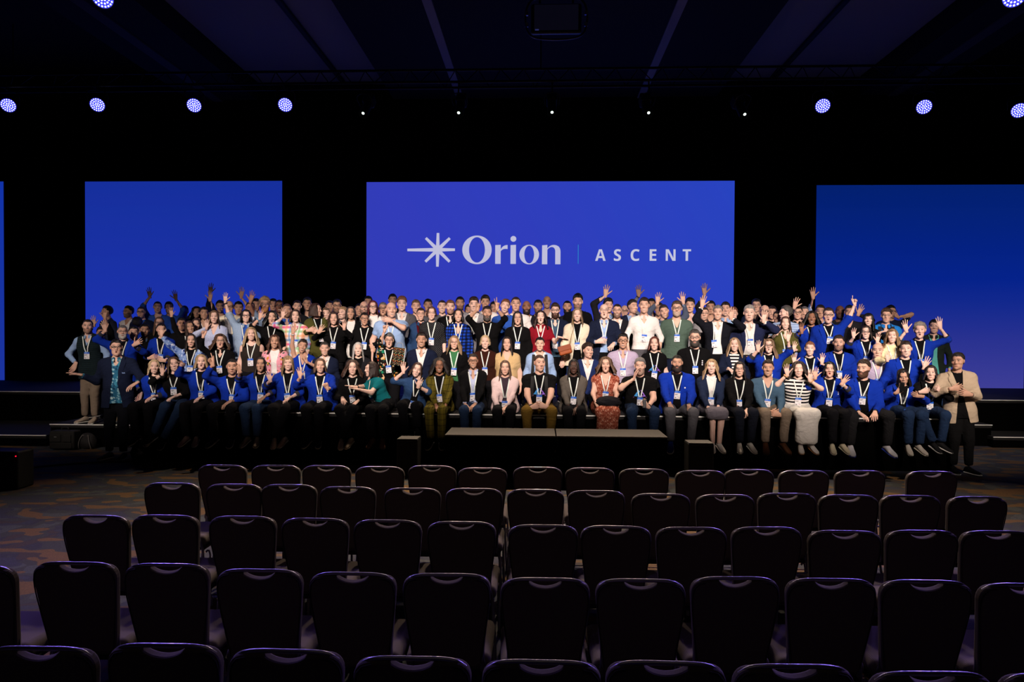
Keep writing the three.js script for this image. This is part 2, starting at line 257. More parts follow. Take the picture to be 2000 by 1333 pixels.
// bags by the step
{
  let p = onY(118, 881, 0);
  const g = thing('rolling_briefcase', 'black wheeled briefcase with two front pockets by the stage step', 'bag', [p.x, 0, p.z - 0.12]);
  part('body', rbox(0.44, 0.31, 0.2, 0.03, 0, 0.18, 0), mat(0x141310, 0.85), g);
  for (const [x, w] of [[-0.1, 0.2], [0.11, 0.14]]) part('pocket', rbox(w, 0.13, 0.03, 0.014, x, 0.21, 0.105), mat(0x191815, 0.85), g);
  part('pocket', rbox(0.38, 0.1, 0.025, 0.012, 0, 0.085, 0.105), mat(0x171613, 0.85), g);
  part('name_plate', rbox(0.045, 0.014, 0.004, 0.002, -0.09, 0.235, 0.122), mat(0xc0c0c0, 0.3, { metalness: 0.7 }), g);
  part('handle', tube([V(-0.06, 0.33, 0), V(-0.055, 0.375, 0), V(0.055, 0.375, 0), V(0.06, 0.33, 0)], 0.011, 14, 7), mat(0x0c0c0c, 0.7), g);
  for (const s of [-1, 1]) part('wheel', cyl(0.025, 0.025, 0.02, 12).rotateZ(Math.PI / 2).translate(s * 0.17, 0.025, -0.07), mat(0x050505, 0.6), g);
  p = onY(164, 879, 0);
  const h = thing('tote_bag', 'dark soft tote bag with pale straps beside the briefcase', 'bag', [p.x, 0, p.z - 0.1]);
  const bagGeo = new THREE.SphereGeometry(0.17, 20, 14); { const q = bagGeo.attributes.position; for (let i = 0; i < q.count; i++) { let x = q.getX(i), y = q.getY(i), z = q.getZ(i); y = Math.max(-0.12, y); q.setXYZ(i, x * 0.9 + 0.02 * noise(x * 14, y * 14, z * 14), y * 0.95 + 0.118, z * 0.55 + 0.02 * noise(x * 12 + 5, y * 12, z * 12)); } bagGeo.computeVertexNormals(); }
  part('body', bagGeo, mat(0x12100f, 0.8), h);
  for (const s of [-1, 1]) part('strap', tube([V(s * 0.11, 0.02, 0.08), V(s * 0.09, 0.14, 0.1), V(s * 0.045, 0.25, 0.06), V(s * 0.02, 0.2, 0.05)], 0.009, 14, 5), mat(0x5a5654, 0.8), h);
  p = onY(258, 876, 0);
  const k = thing('carrier_bag', 'crumpled dark red plastic bag on the floor against the stage front', 'bag', [xl + 0.16, 0, FRONT + 0.22]);
  const kg = new THREE.IcosahedronGeometry(0.19, 4); { const q = kg.attributes.position; for (let i = 0; i < q.count; i++) { let x = q.getX(i), y = q.getY(i), z = q.getZ(i); const f = 1 + 0.16 * noise(x * 18, y * 14, z * 18); y = Math.max(-0.17, y); q.setXYZ(i, x * f * 0.62, y * f * 1.05 + 0.18, z * f * 0.55); } }
  part('body', mergeVertices(kg), mat(0x1a0605, 0.25), k);
  part('handle', tube([V(-0.05, 0.34, 0), V(-0.04, 0.43, 0.01), V(0.04, 0.43, 0), V(0.05, 0.34, 0)], 0.008, 12, 5), mat(0x1a0605, 0.3), k);
}
// cable along the carpet, left
{ const c = part('floor_cable', tube([onY(20, 917, 0.012), onY(160, 905, 0.012), onY(320, 900, 0.012), onY(420, 902, 0.012), onY(700, 906, 0.012)], 0.012, 60, 6), mat(0x050505, 0.7), scene); c.userData = { label: 'black cable lying across the carpet before the stage', category: 'cable' }; }

// ---------------------------------------------------------------- chairs
const FABRIC = mat(0x544b47, 0.95), SEATFAB = FABRIC, RAIL = mat(0x9a95a6, 0.3, { metalness: 0.85 }), PIPE = mat(0x2a2422, 0.9);
function chairModel() {
  const g = new THREE.Group(); g.name = 'banquet_chair';
  // back panel: outline in the panel's plane, narrow at the seat, round shoulders, hand hole below the top rail
  const hw = 0.205, bw = 0.165, top = 0.46, r = 0.06, s = new THREE.Shape();
  s.moveTo(-bw + 0.04, 0); s.lineTo(bw - 0.04, 0); s.quadraticCurveTo(bw, 0, bw + 0.004, 0.04); s.lineTo(hw, top - r); s.quadraticCurveTo(hw, top, hw - r, top);
  s.lineTo(0.085, top); s.quadraticCurveTo(0.055, top - 0.032, 0, top - 0.034); s.quadraticCurveTo(-0.055, top - 0.032, -0.085, top);
  s.lineTo(-hw + r, top); s.quadraticCurveTo(-hw, top, -hw, top - r); s.lineTo(-bw - 0.004, 0.04); s.quadraticCurveTo(-bw, 0, -bw + 0.04, 0);
  const pg = new THREE.ExtrudeGeometry(s, { depth: 0.022, bevelEnabled: true, bevelThickness: 0.01, bevelSize: 0.008, bevelSegments: 2, curveSegments: 6 }).translate(0, 0, -0.012);
  const tilt = (x) => x.rotateX(0.16).translate(0, 0.44, 0.2);
  part('backrest', tilt(pg), FABRIC, g);
  part('piping', tilt(tube([V(-bw, 0.02, 0.022), V(-hw, top - r, 0.022), V(-hw + 0.02, top - 0.012, 0.022), V(-hw + r, top, 0.022)], 0.004, 14, 4)), PIPE, g);
  part('piping', tilt(tube([V(bw, 0.02, 0.022), V(hw, top - r, 0.022), V(hw - 0.02, top - 0.012, 0.022), V(hw - r, top, 0.022)], 0.004, 14, 4)), PIPE, g);
  part('grip_pad', tilt(tube([V(-0.088, top + 0.002, 0), V(-0.06, top - 0.024, 0), V(0, top - 0.034, 0), V(0.06, top - 0.024, 0), V(0.088, top + 0.002, 0)], 0.008, 14, 6)), mat(0x2a2426, 0.8), g);
  part('top_rail', tilt(tube([V(-hw + 0.012, top - 0.018, 0), V(-hw + 0.05, top + 0.006, 0), V(0, top + 0.014, 0), V(hw - 0.05, top + 0.006, 0), V(hw - 0.012, top - 0.018, 0)], 0.009, 20, 8)), RAIL, g);
  // seat (towards -z, the stage)
  const sg = new RoundedBoxGeometry(0.448, 0.085, 0.45, 4, 0.04), q = sg.attributes.position;
  for (let i = 0; i < q.count; i++) { const x = q.getX(i), z = q.getZ(i), y = q.getY(i); q.setX(i, x * (1 - 0.16 * Math.max(0, z + 0.1))); if (y > 0) q.setY(i, y + 0.018 * (1 - (x / 0.225) ** 2) * (1 - (z / 0.23) ** 2)); }
  sg.computeVertexNormals(); part('seat', sg.translate(0, 0.435, -0.03), SEATFAB, g);
  part('seat_pan', rbox(0.4, 0.03, 0.4, 0.012, 0, 0.378, -0.03), mat(0x111111, 0.7), g);
  for (const sx of [-1, 1]) {
    const x = sx * 0.2;
    part('leg', tube([V(x * 0.86, 0.46, 0.2), V(x * 0.95, 0.38, 0.18), V(x, 0.2, 0.2), V(x * 1.06, 0.012, 0.235)], 0.011, 12, 6), RAIL, g);
    part('leg', tube([V(x, 0.37, -0.02), V(x * 1.04, 0.37, -0.16), V(x * 1.06, 0.33, -0.215), V(x * 1.1, 0.012, -0.24)], 0.011, 14, 6), RAIL, g);
    part('glide', cyl(0.014, 0.016, 0.014, 8).translate(x * 1.06, 0.007, 0.235), mat(0x040404, 0.6), g); part('glide', cyl(0.014, 0.016, 0.014, 8).translate(x * 1.1, 0.007, -0.24), mat(0x040404, 0.6), g);
    part('back_post', tube([V(x * 0.86, 0.4, 0.19), V(x * 0.86, 0.52, 0.185 + 0.02)], 0.01, 3, 6), RAIL, g);
    part('ganging_hook', tube([V(x * 0.9, 0.33, 0.1), V(x * 1.0, 0.345, 0.1), V(x * 1.06, 0.31, 0.1), V(x * 1.07, 0.27, 0.1)], 0.008, 10, 5), RAIL, g);
  }
  part('stretcher', tube([V(-0.21, 0.3, -0.215), V(0.21, 0.3, -0.215)], 0.009, 2, 6), RAIL, g);
  return g;
}
const chair0 = chairModel(), CH = 0.914;
const CHAIRS = [
  ['in the row nearest the stage', [[449, 902.5], [550, 903], [647, 903.5], [748, 905.5], [849, 904], [944, 908], [1050, 906.5], [1150, 908], [1253, 910], [1359, 913], [1452, 911], [1557, 913], [1664, 913], [1800.5, 914.5]]],
  ['in the second row from the stage', [[354.6, 936], [472, 938], [576.6, 939], [689, 943], [812, 945.5], [928, 946], [1046, 948], [1161, 950], [1284, 956], [1405, 957.7], [1522, 955], [1640, 958], [1757.6, 959], [1883, 961.5]]],
  ['in the third row from the stage', [[215.6, 995.5], [346, 995], [492, 997], [630, 1001], [767, 1004], [905.5, 1007], [1059, 1013], [1198, 1015], [1339, 1017.5], [1480.6, 1017], [1629, 1023.5], [1774, 1023], [1916, 1024]]],
  ['in the fourth row from the stage', [[-7, 1086], [183, 1080], [353.5, 1083], [529, 1093], [704, 1099], [878, 1101], [1063, 1109], [1242, 1111], [1417, 1107], [1598, 1110], [1776, 1113], [1960, 1119]]],
  ['in the fifth row from the stage', [[-92, 1226], [128, 1230], [359.6, 1225], [586, 1235], [818, 1247.5], [1057, 1254], [1287, 1256], [1520, 1261.5], [1773, 1274], [2017, 1278]]],
];
let firstChair = true;
for (const [where, list] of CHAIRS) for (const [at, [x, y]] of list.entries()) {
  const p = onY(x, y, CH), c = firstChair ? chair0 : chair0.clone(); firstChair = false;
  c.name = numbered('banquet_chair'); const end = at === 0 ? 'at the red-lamp speaker end' : at === list.length - 1 ? 'at the beige blazer end' : '';
  c.userData = { label: end ? `empty dark banquet chair ${end}, ${where}` : `dark banquet chair with metal top rail between others ${where}`, category: 'chair', group: `empty banquet chairs ${where}` };
  const turn = 0.02 + (rnd() - 0.5) * 0.05;
  c.position.set(p.x - 0.13 * Math.sin(turn), 0, p.z - 0.128); c.rotation.y = turn; scene.add(c);
}
// ---------------------------------------------------------------- people: fields, heads, hands, hair
class Field { // a distance grid filled with tapered bones that melt into each other
  constructor(lo, hi, h) {
    this.lo = lo; this.h = h; this.n = [0, 1, 2].map((k) => Math.ceil((hi[k] - lo[k]) / h) + 1);
    this.d = new Float32Array(this.n[0] * this.n[1] * this.n[2]).fill(0.5);
  }
  bone(a, ra, b = a, rb = ra, k = 0.04, cap = false) {
    const { lo, h, n, d } = this, m = 0.07 + k, R = Math.max(ra, rb) + m, A = [a.x, a.y, a.z], B = [b.x, b.y, b.z], i0 = [], i1 = [];
    for (let c = 0; c < 3; c++) { i0[c] = Math.max(0, Math.floor((Math.min(A[c], B[c]) - R - lo[c]) / h)); i1[c] = Math.min(n[c] - 1, Math.ceil((Math.max(A[c], B[c]) + R - lo[c]) / h)); }
    const ux = B[0] - A[0], uy = B[1] - A[1], uz = B[2] - A[2], uu = ux * ux + uy * uy + uz * uz, ul = Math.sqrt(uu) || 1;
    for (let z = i0[2]; z <= i1[2]; z++) for (let y = i0[1]; y <= i1[1]; y++) for (let x = i0[0]; x <= i1[0]; x++) {
      const px = lo[0] + x * h - A[0], py = lo[1] + y * h - A[1], pz = lo[2] + z * h - A[2], raw = uu > 1e-9 ? (px * ux + py * uy + pz * uz) / uu : 0, t = raw < 0 ? 0 : raw > 1 ? 1 : raw;
      const qx = px - ux * t, qy = py - uy * t, qz = pz - uz * t; let v = Math.sqrt(qx * qx + qy * qy + qz * qz) - ra - (rb - ra) * t;
      if (cap) v = Math.max(v, (raw - 1) * ul);
      const o = (z * n[1] + y) * n[0] + x, w = d[o];
      const e = k - Math.abs(v - w); d[o] = (v < w ? v : w) - (e > 0 ? e * e / (4 * k) : 0);
    }
  }
  at(x, y, z) {
    const { lo, h, n, d } = this, fx = (x - lo[0]) / h, fy = (y - lo[1]) / h, fz = (z - lo[2]) / h, i = Math.floor(fx), j = Math.floor(fy), k = Math.floor(fz);
    if (i < 0 || j < 0 || k < 0 || i >= n[0] - 1 || j >= n[1] - 1 || k >= n[2] - 1) return 0.5;
    const u = fx - i, v = fy - j, w = fz - k, o = (k * n[1] + j) * n[0] + i, a = n[0], b = n[0] * n[1];
    const c0 = (d[o] * (1 - u) + d[o + 1] * u) * (1 - v) + (d[o + a] * (1 - u) + d[o + a + 1] * u) * v, c1 = (d[o + b] * (1 - u) + d[o + b + 1] * u) * (1 - v) + (d[o + b + a] * (1 - u) + d[o + b + a + 1] * u) * v;
    return c0 * (1 - w) + c1 * w;
  }
  mesh() { // surface nets
    const { lo, h, n, d } = this, [nx, ny, nz] = n, id = new Int32Array(nx * ny * nz).fill(-1), pos = [], idx = [], s = nx, t = nx * ny, offs = [0, 1, s, s + 1, t, t + 1, t + s, t + s + 1];
    const E = [[0, 1], [2, 3], [4, 5], [6, 7], [0, 2], [1, 3], [4, 6], [5, 7], [0, 4], [1, 5], [2, 6], [3, 7]];
    for (let z = 0; z < nz - 1; z++) for (let y = 0; y < ny - 1; y++) for (let x = 0; x < nx - 1; x++) {
      const o = (z * ny + y) * nx + x; let m = 0; for (let c = 0; c < 8; c++) if (d[o + offs[c]] < 0) m |= 1 << c;
      if (m === 0 || m === 255) continue;
      let cx = 0, cy = 0, cz = 0, k = 0;
      for (const [a, b] of E) if (((m >> a) & 1) !== ((m >> b) & 1)) {
        const va = d[o + offs[a]], vb = d[o + offs[b]], f = va / (va - vb);
        cx += (a & 1) + ((b & 1) - (a & 1)) * f; cy += ((a >> 1) & 1) + (((b >> 1) & 1) - ((a >> 1) & 1)) * f; cz += (a >> 2) + ((b >> 2) - (a >> 2)) * f; k++;
      }
      id[o] = pos.length / 3; pos.push(lo[0] + (x + cx / k) * h, lo[1] + (y + cy / k) * h, lo[2] + (z + cz / k) * h);
    }
    const quad = (a, b, c, e, flip) => { if (a < 0 || b < 0 || c < 0 || e < 0) return; flip ? idx.push(a, c, b, b, c, e) : idx.push(a, b, c, b, e, c); };
    for (let z = 1; z < nz - 1; z++) for (let y = 1; y < ny - 1; y++) for (let x = 1; x < nx - 1; x++) {
      const o = (z * ny + y) * nx + x, v = d[o] < 0;
      if (v !== (d[o + 1] < 0)) quad(id[o - s - t], id[o - t], id[o - s], id[o], !v);
      if (v !== (d[o + s] < 0)) quad(id[o - 1 - t], id[o - 1], id[o - t], id[o], !v);
      if (v !== (d[o + t] < 0)) quad(id[o - 1 - s], id[o - s], id[o - 1], id[o], !v);
    }
    return { pos, idx };
  }
}
// keep the part of a mesh where g > 0, cutting triangles along g = 0
function clip({ pos, idx }, g) {
  const n = pos.length / 3, val = new Float32Array(n), out = [], cut = new Map(), P = pos.slice();
  for (let i = 0; i < n; i++) val[i] = g(pos[3 * i], pos[3 * i + 1], pos[3 * i + 2]);
  const mid = (a, b) => { const k = a < b ? a * 1e6 + b : b * 1e6 + a; if (cut.has(k)) return cut.get(k); const f = val[a] / (val[a] - val[b]), id = P.length / 3; for (let c = 0; c < 3; c++) P.push(pos[3 * a + c] + (pos[3 * b + c] - pos[3 * a + c]) * f); cut.set(k, id); return id; };
  for (let i = 0; i < idx.length; i += 3) {
    const T = [idx[i], idx[i + 1], idx[i + 2]], poly = [];
    for (let j = 0; j < 3; j++) { const a = T[j], b = T[(j + 1) % 3]; if (val[a] > 0) poly.push(a); if ((val[a] > 0) !== (val[b] > 0)) poly.push(mid(a, b)); }
    for (let j = 2; j < poly.length; j++) out.push(poly[0], poly[j - 1], poly[j]);
  }
  const map = new Int32Array(P.length / 3).fill(-1), np = [], ni = [];
  for (const a of out) { if (map[a] < 0) { map[a] = np.length / 3; np.push(P[3 * a], P[3 * a + 1], P[3 * a + 2]); } ni.push(map[a]); }
  return { pos: np, idx: ni };
}
function geo({ pos, idx }, uv) {
  const g = new THREE.BufferGeometry(); g.setAttribute('position', new THREE.Float32BufferAttribute(pos, 3)); g.setIndex(idx); g.computeVertexNormals();
  const n = pos.length / 3, a = new Float32Array(n * 2); if (uv) for (let i = 0; i < n; i++) { const q = uv(pos[3 * i], pos[3 * i + 1], pos[3 * i + 2]); a[2 * i] = q[0]; a[2 * i + 1] = q[1]; }
  g.setAttribute('uv', new THREE.BufferAttribute(a, 2)); return g;
}
function crease(m, amp, f, s) { // small folds along the surface
  const g = geo(m), nn = g.attributes.normal.array, p = m.pos;
  for (let i = 0; i < p.length; i += 3) { const q = amp * (noise(p[i] * f + s, p[i + 1] * f * 0.8, p[i + 2] * f) + 0.5 * noise(p[i] * f * 2.1 + s, p[i + 1] * f * 2.3, p[i + 2] * f * 2)); p[i] += nn[i] * q; p[i + 1] += nn[i + 1] * q; p[i + 2] += nn[i + 2] * q; }
  return m;
}
// ---- heads: one template per sex, expression and resolution, in a head frame (x right, y up, z to the face), about 0.235 m tall
const ell = (x, y, z, rx, ry, rz) => { const a = Math.hypot(x / rx, y / ry, z / rz), b = Math.hypot(x / rx / rx, y / ry / ry, z / rz / rz); return a * (a - 1) / (b || 1e-6); };
const smin = (a, b, k) => { const e = k - Math.abs(a - b); return Math.min(a, b) - (e > 0 ? e * e / (4 * k) : 0); };
const smax = (a, b, k) => -smin(-a, -b, k);
const seg = (x, y, z, ax, ay, az, bx, by, bz, ra, rb) => { const ux = bx - ax, uy = by - ay, uz = bz - az, t = Math.min(1, Math.max(0, ((x - ax) * ux + (y - ay) * uy + (z - az) * uz) / (ux * ux + uy * uy + uz * uz))); return Math.hypot(x - ax - ux * t, y - ay - uy * t, z - az - uz * t) - ra - (rb - ra) * t; };
function headField(x, y, z, m, ex) {
  const ax = Math.abs(x), open = ex === 'o' ? 1 : 0;
  let d = ell(x, y - 0.032, z + 0.012, 0.074, 0.086, 0.098);
  d = smin(d, ell(x, y + 0.03 + open * 0.006, z - 0.018, m ? 0.061 : 0.057, 0.082 + open * 0.006, 0.073), 0.03);
  d = smin(d, ell(ax - 0.026, y + 0.07 + open * 0.008, z - 0.026, m ? 0.028 : 0.022, 0.03, 0.05), 0.03);                       // jaw
  d = smin(d, ell(x, y + 0.098 + open * 0.01, z - 0.068, 0.022, 0.018, 0.022), 0.025);                                    // chin
  d = smin(d, ell(ax - 0.044, y + 0.018, z - 0.06, 0.022, 0.02, 0.024), 0.02);                             // cheeks
  d = smin(d, ell(x, y - 0.04, z - 0.082, 0.05, 0.01, 0.012), 0.02);                                        // brow
  d = smax(d, -ell(ax - 0.031, y - 0.016, z - 0.108, 0.02, 0.013, 0.017), 0.012);                            // eye sockets
  d = smin(d, ell(ax - 0.031, y - 0.013, z - 0.074, 0.014, 0.012, 0.014), 0.004);                            // eyeballs
  d = smin(d, seg(x, y, z, 0, 0.018, 0.089, 0, -0.022, 0.106, m ? 0.0075 : 0.0062, m ? 0.0115 : 0.0098), 0.012);                        // nose
  d = smin(d, ell(ax - 0.012, y + 0.026, z - 0.099, 0.009, 0.008, 0.01), 0.008);
  if (open) d = smax(d, -ell(x, y + 0.063, z - 0.105, 0.015 + (ex === 'l' ? 0.01 : 0), 0.013 * (0.5 + open * 0.5), 0.022), 0.004);
  else d = smin(d, ell(x, y + 0.06, z - 0.086, 0.024, 0.009, 0.011), 0.008);
  return d;
}
// eyes, brows, lips and teeth: thin shapes that lie on the face. kinds: 1 brow 2 eye white 3 iris and lashes 4 lips 5 open mouth 6 teeth
function features(m, ex) {
  const pos = [], idx = [], kind = [];
  const add = (x, y, lift, k) => { let z = 0.15; for (let i = 0; i < 40; i++) { const q = headField(x, y, z, m, ex); z -= q * 0.7; if (q < 3e-4) break; } pos.push(x, y, z + lift); kind.push(k); return pos.length / 3 - 1; };
  const oval = (cx, cy, rx, ry, k, lift, n = 12) => { const c = add(cx, cy, lift, k); for (let i = 0; i < n; i++) { const a = i / n * 6.2832; add(cx + Math.cos(a) * rx, cy + Math.sin(a) * ry, lift, k); } for (let i = 0; i < n; i++) idx.push(c, c + 1 + i, c + 1 + (i + 1) % n); };
  const strip = (x0, x1, top, bot, k, lift, n = 8) => { const b = pos.length / 3; for (let i = 0; i <= n; i++) { const t = i / n, x = x0 + (x1 - x0) * t; add(x, top(x), lift, k); add(x, bot(x), lift, k); } for (let i = 0; i < n; i++) { const a = b + 2 * i; idx.push(a, a + 1, a + 2, a + 1, a + 3, a + 2); } };
  for (const s of [-1, 1]) {
    const ex0 = s * 0.0315, lift = ex === 'o' ? 0.005 : 0, arc = (x, w) => 1 - ((x - ex0) / w) ** 2;
    if (ex === 'l') strip(ex0 - 0.014, ex0 + 0.014, (x) => 0.0125 + 0.0055 * arc(x, 0.014), (x) => 0.0105 + 0.0045 * arc(x, 0.014), 3, 0.0012);
    else {
      const h = ex === 's' ? 0.0044 : 0.0055;
      strip(ex0 - 0.014, ex0 + 0.014, (x) => 0.0125 + h * arc(x, 0.0145), (x) => 0.0125 - h * 0.8 * arc(x, 0.0145), 2, 0.0008); oval(ex0, 0.013, 0.0062, h * 0.98, 3, 0.0014, 10);
      strip(ex0 - 0.0155, ex0 + 0.0155, (x) => 0.0138 + (h + 0.0012) * arc(x, 0.0155), (x) => 0.0122 + (h - 0.0006) * arc(x, 0.0155), 3, 0.0016);
    }
    strip(ex0 - 0.019, ex0 + 0.019, (x) => 0.0335 + lift + 0.006 * arc(x, 0.024) + (m ? 0.0022 : 0.0012), (x) => 0.0335 + lift + 0.006 * arc(x, 0.024) - (m ? 0.0028 : 0.0018), 1, 0.0012);
  }
  const u = (x, w) => Math.max(0, 1 - (x / w) ** 2);
  if (ex === 'n') { strip(-0.023, 0.023, (x) => -0.0605 + 0.006 * u(x, 0.023), (x) => -0.0605, 4, 0.001, 10); strip(-0.021, 0.021, (x) => -0.0612, (x) => -0.0612 - 0.0075 * u(x, 0.022), 4, 0.001, 10); strip(-0.022, 0.022, (x) => -0.0602, (x) => -0.0614, 5, 0.0014, 10); }
  else if (ex === 's') { const cv = (x) => -0.066 + 11 * x * x; strip(-0.028, 0.028, (x) => cv(x) + 0.0085 * u(x, 0.028), (x) => cv(x) - 0.0105 * u(x, 0.028), 4, 0.0009, 12); strip(-0.0235, 0.0235, (x) => cv(x) + 0.0054 * u(x, 0.026), (x) => cv(x) - 0.0056 * u(x, 0.026), 6, 0.0015, 12); }
  else if (ex === 'o') { oval(0, -0.063, 0.0175, 0.0165, 4, 0.0009, 16); oval(0, -0.063, 0.0125, 0.0118, 5, 0.0014, 16); }
  else { const cv = (x) => -0.061 + 7 * x * x; strip(-0.03, 0.03, (x) => cv(x) + 0.007 * u(x, 0.03), (x) => cv(x) - 0.019 * u(x, 0.03), 4, 0.0009, 12); strip(-0.026, 0.026, (x) => cv(x) + 0.003 * u(x, 0.028), (x) => cv(x) - 0.0145 * u(x, 0.027), 5, 0.0014, 12); strip(-0.024, 0.024, (x) => cv(x) + 0.003 * u(x, 0.026), (x) => cv(x) - 0.006 * u(x, 0.026), 6, 0.0019, 12); }
  return { pos, idx, kind };
}
const headCache = {};
function headTemplate(m, ex, hi) {
  const key = m + ex + hi; if (headCache[key]) return headCache[key];
  const NU = hi ? 54 : 36, NV = hi ? 42 : 28, pos = [], idx = [];
  for (let j = 0; j <= NV; j++) for (let i = 0; i < NU; i++) {
    const u = i / NU * 2 - 1, v = j / NV * 2 - 1, lon = Math.PI * u - 0.5 * Math.sin(Math.PI * u), lat = Math.PI / 2 * v - 0.2 * Math.sin(Math.PI * v);
    const dx = Math.sin(lon) * Math.cos(lat), dy = Math.sin(lat), dz = Math.cos(lon) * Math.cos(lat); let r = 0.19;
    for (let k = 0; k < 24; k++) { const q = headField(dx * r, dy * r - 0.005, dz * r + 0.005, m, ex); r -= q * 0.8; if (Math.abs(q) < 2e-4) break; }
    pos.push(dx * r, dy * r - 0.005, dz * r + 0.005);
  }
  for (let j = 0; j < NV; j++) for (let i = 0; i < NU; i++) { const a = j * NU + i, b = j * NU + (i + 1) % NU, c = a + NU, e = b + NU; idx.push(a, b, c, b, e, c); }
  return headCache[key] = { pos, idx, feat: features(m, ex) };
}
const lin = (hex) => { const c = new THREE.Color(hex); return [c.r, c.g, c.b]; };
// a shell over part of the head: hair caps and beards
function shell(tpl, keep, lift) {
  const m = clip({ pos: tpl.pos, idx: tpl.idx }, keep), g = geo(m), nn = g.attributes.normal.array;
  for (let i = 0; i < m.pos.length; i += 3) { const e = Math.min(1, Math.max(0, keep(m.pos[i], m.pos[i + 1], m.pos[i + 2]) / 0.018)), l = 0.0012 + lift(m.pos[i], m.pos[i + 1], m.pos[i + 2]) * e * (2 - e); m.pos[i] += nn[i] * l; m.pos[i + 1] += nn[i + 1] * l; m.pos[i + 2] += nn[i + 2] * l; }
  return geo(m);
}
const hairline = (x, y, z) => { // > 0 on the scalp
  const ax = Math.abs(x);
  const t = Math.min(1, Math.max(0, (z + 0.03) / 0.1)), f = y - 0.079 + 3.2 * (ax - 0.02) * (ax - 0.02) + 0.02 * noise(x * 40, y * 30, 3) * 0.3;   // forehead line
  const b = z < -0.025 ? y + 0.045 : y - 0.012 + Math.max(-0.03, (-0.005 - z) * 1.2);        // above the ears, down to the nape
  return z > 0.045 ? f : z > 0.02 ? Math.max(f, ax > 0.05 ? y - 0.03 - (z - 0.02) * 1.4 : -1) : b;
};
const hairTex = (() => { const n = 256, d = new Uint8Array(n * n * 4); for (let x = 0; x < n; x++) for (let y = 0; y < n; y++) { const a = x / n * 6.2832, v = 0.74 + 0.16 * noise(Math.cos(a) * 14, Math.sin(a) * 14, y * 0.012) + 0.16 * noise(Math.cos(a) * 40, Math.sin(a) * 40, y * 0.02), o = (y * n + x) * 4; d[o] = d[o + 1] = d[o + 2] = Math.min(255, 255 * v); d[o + 3] = 255; } const t = new THREE.DataTexture(d, n, n); t.colorSpace = THREE.SRGBColorSpace; t.magFilter = THREE.LinearFilter; t.wrapS = t.wrapT = THREE.RepeatWrapping; t.needsUpdate = true; return t; })();
function hairMat(hex) { return mats['hair' + hex] ??= (() => { const c = new THREE.Color(hex), l = 0.3 * c.r + 0.55 * c.g + 0.15 * c.b; c.lerp(new THREE.Color(l, l, l), 0.22).multiplyScalar(1.5); return new THREE.MeshStandardMaterial({ color: c, map: hairTex, bumpMap: hairTex, bumpScale: 0.006, roughness: 0.5, side: THREE.DoubleSide }); })(); }
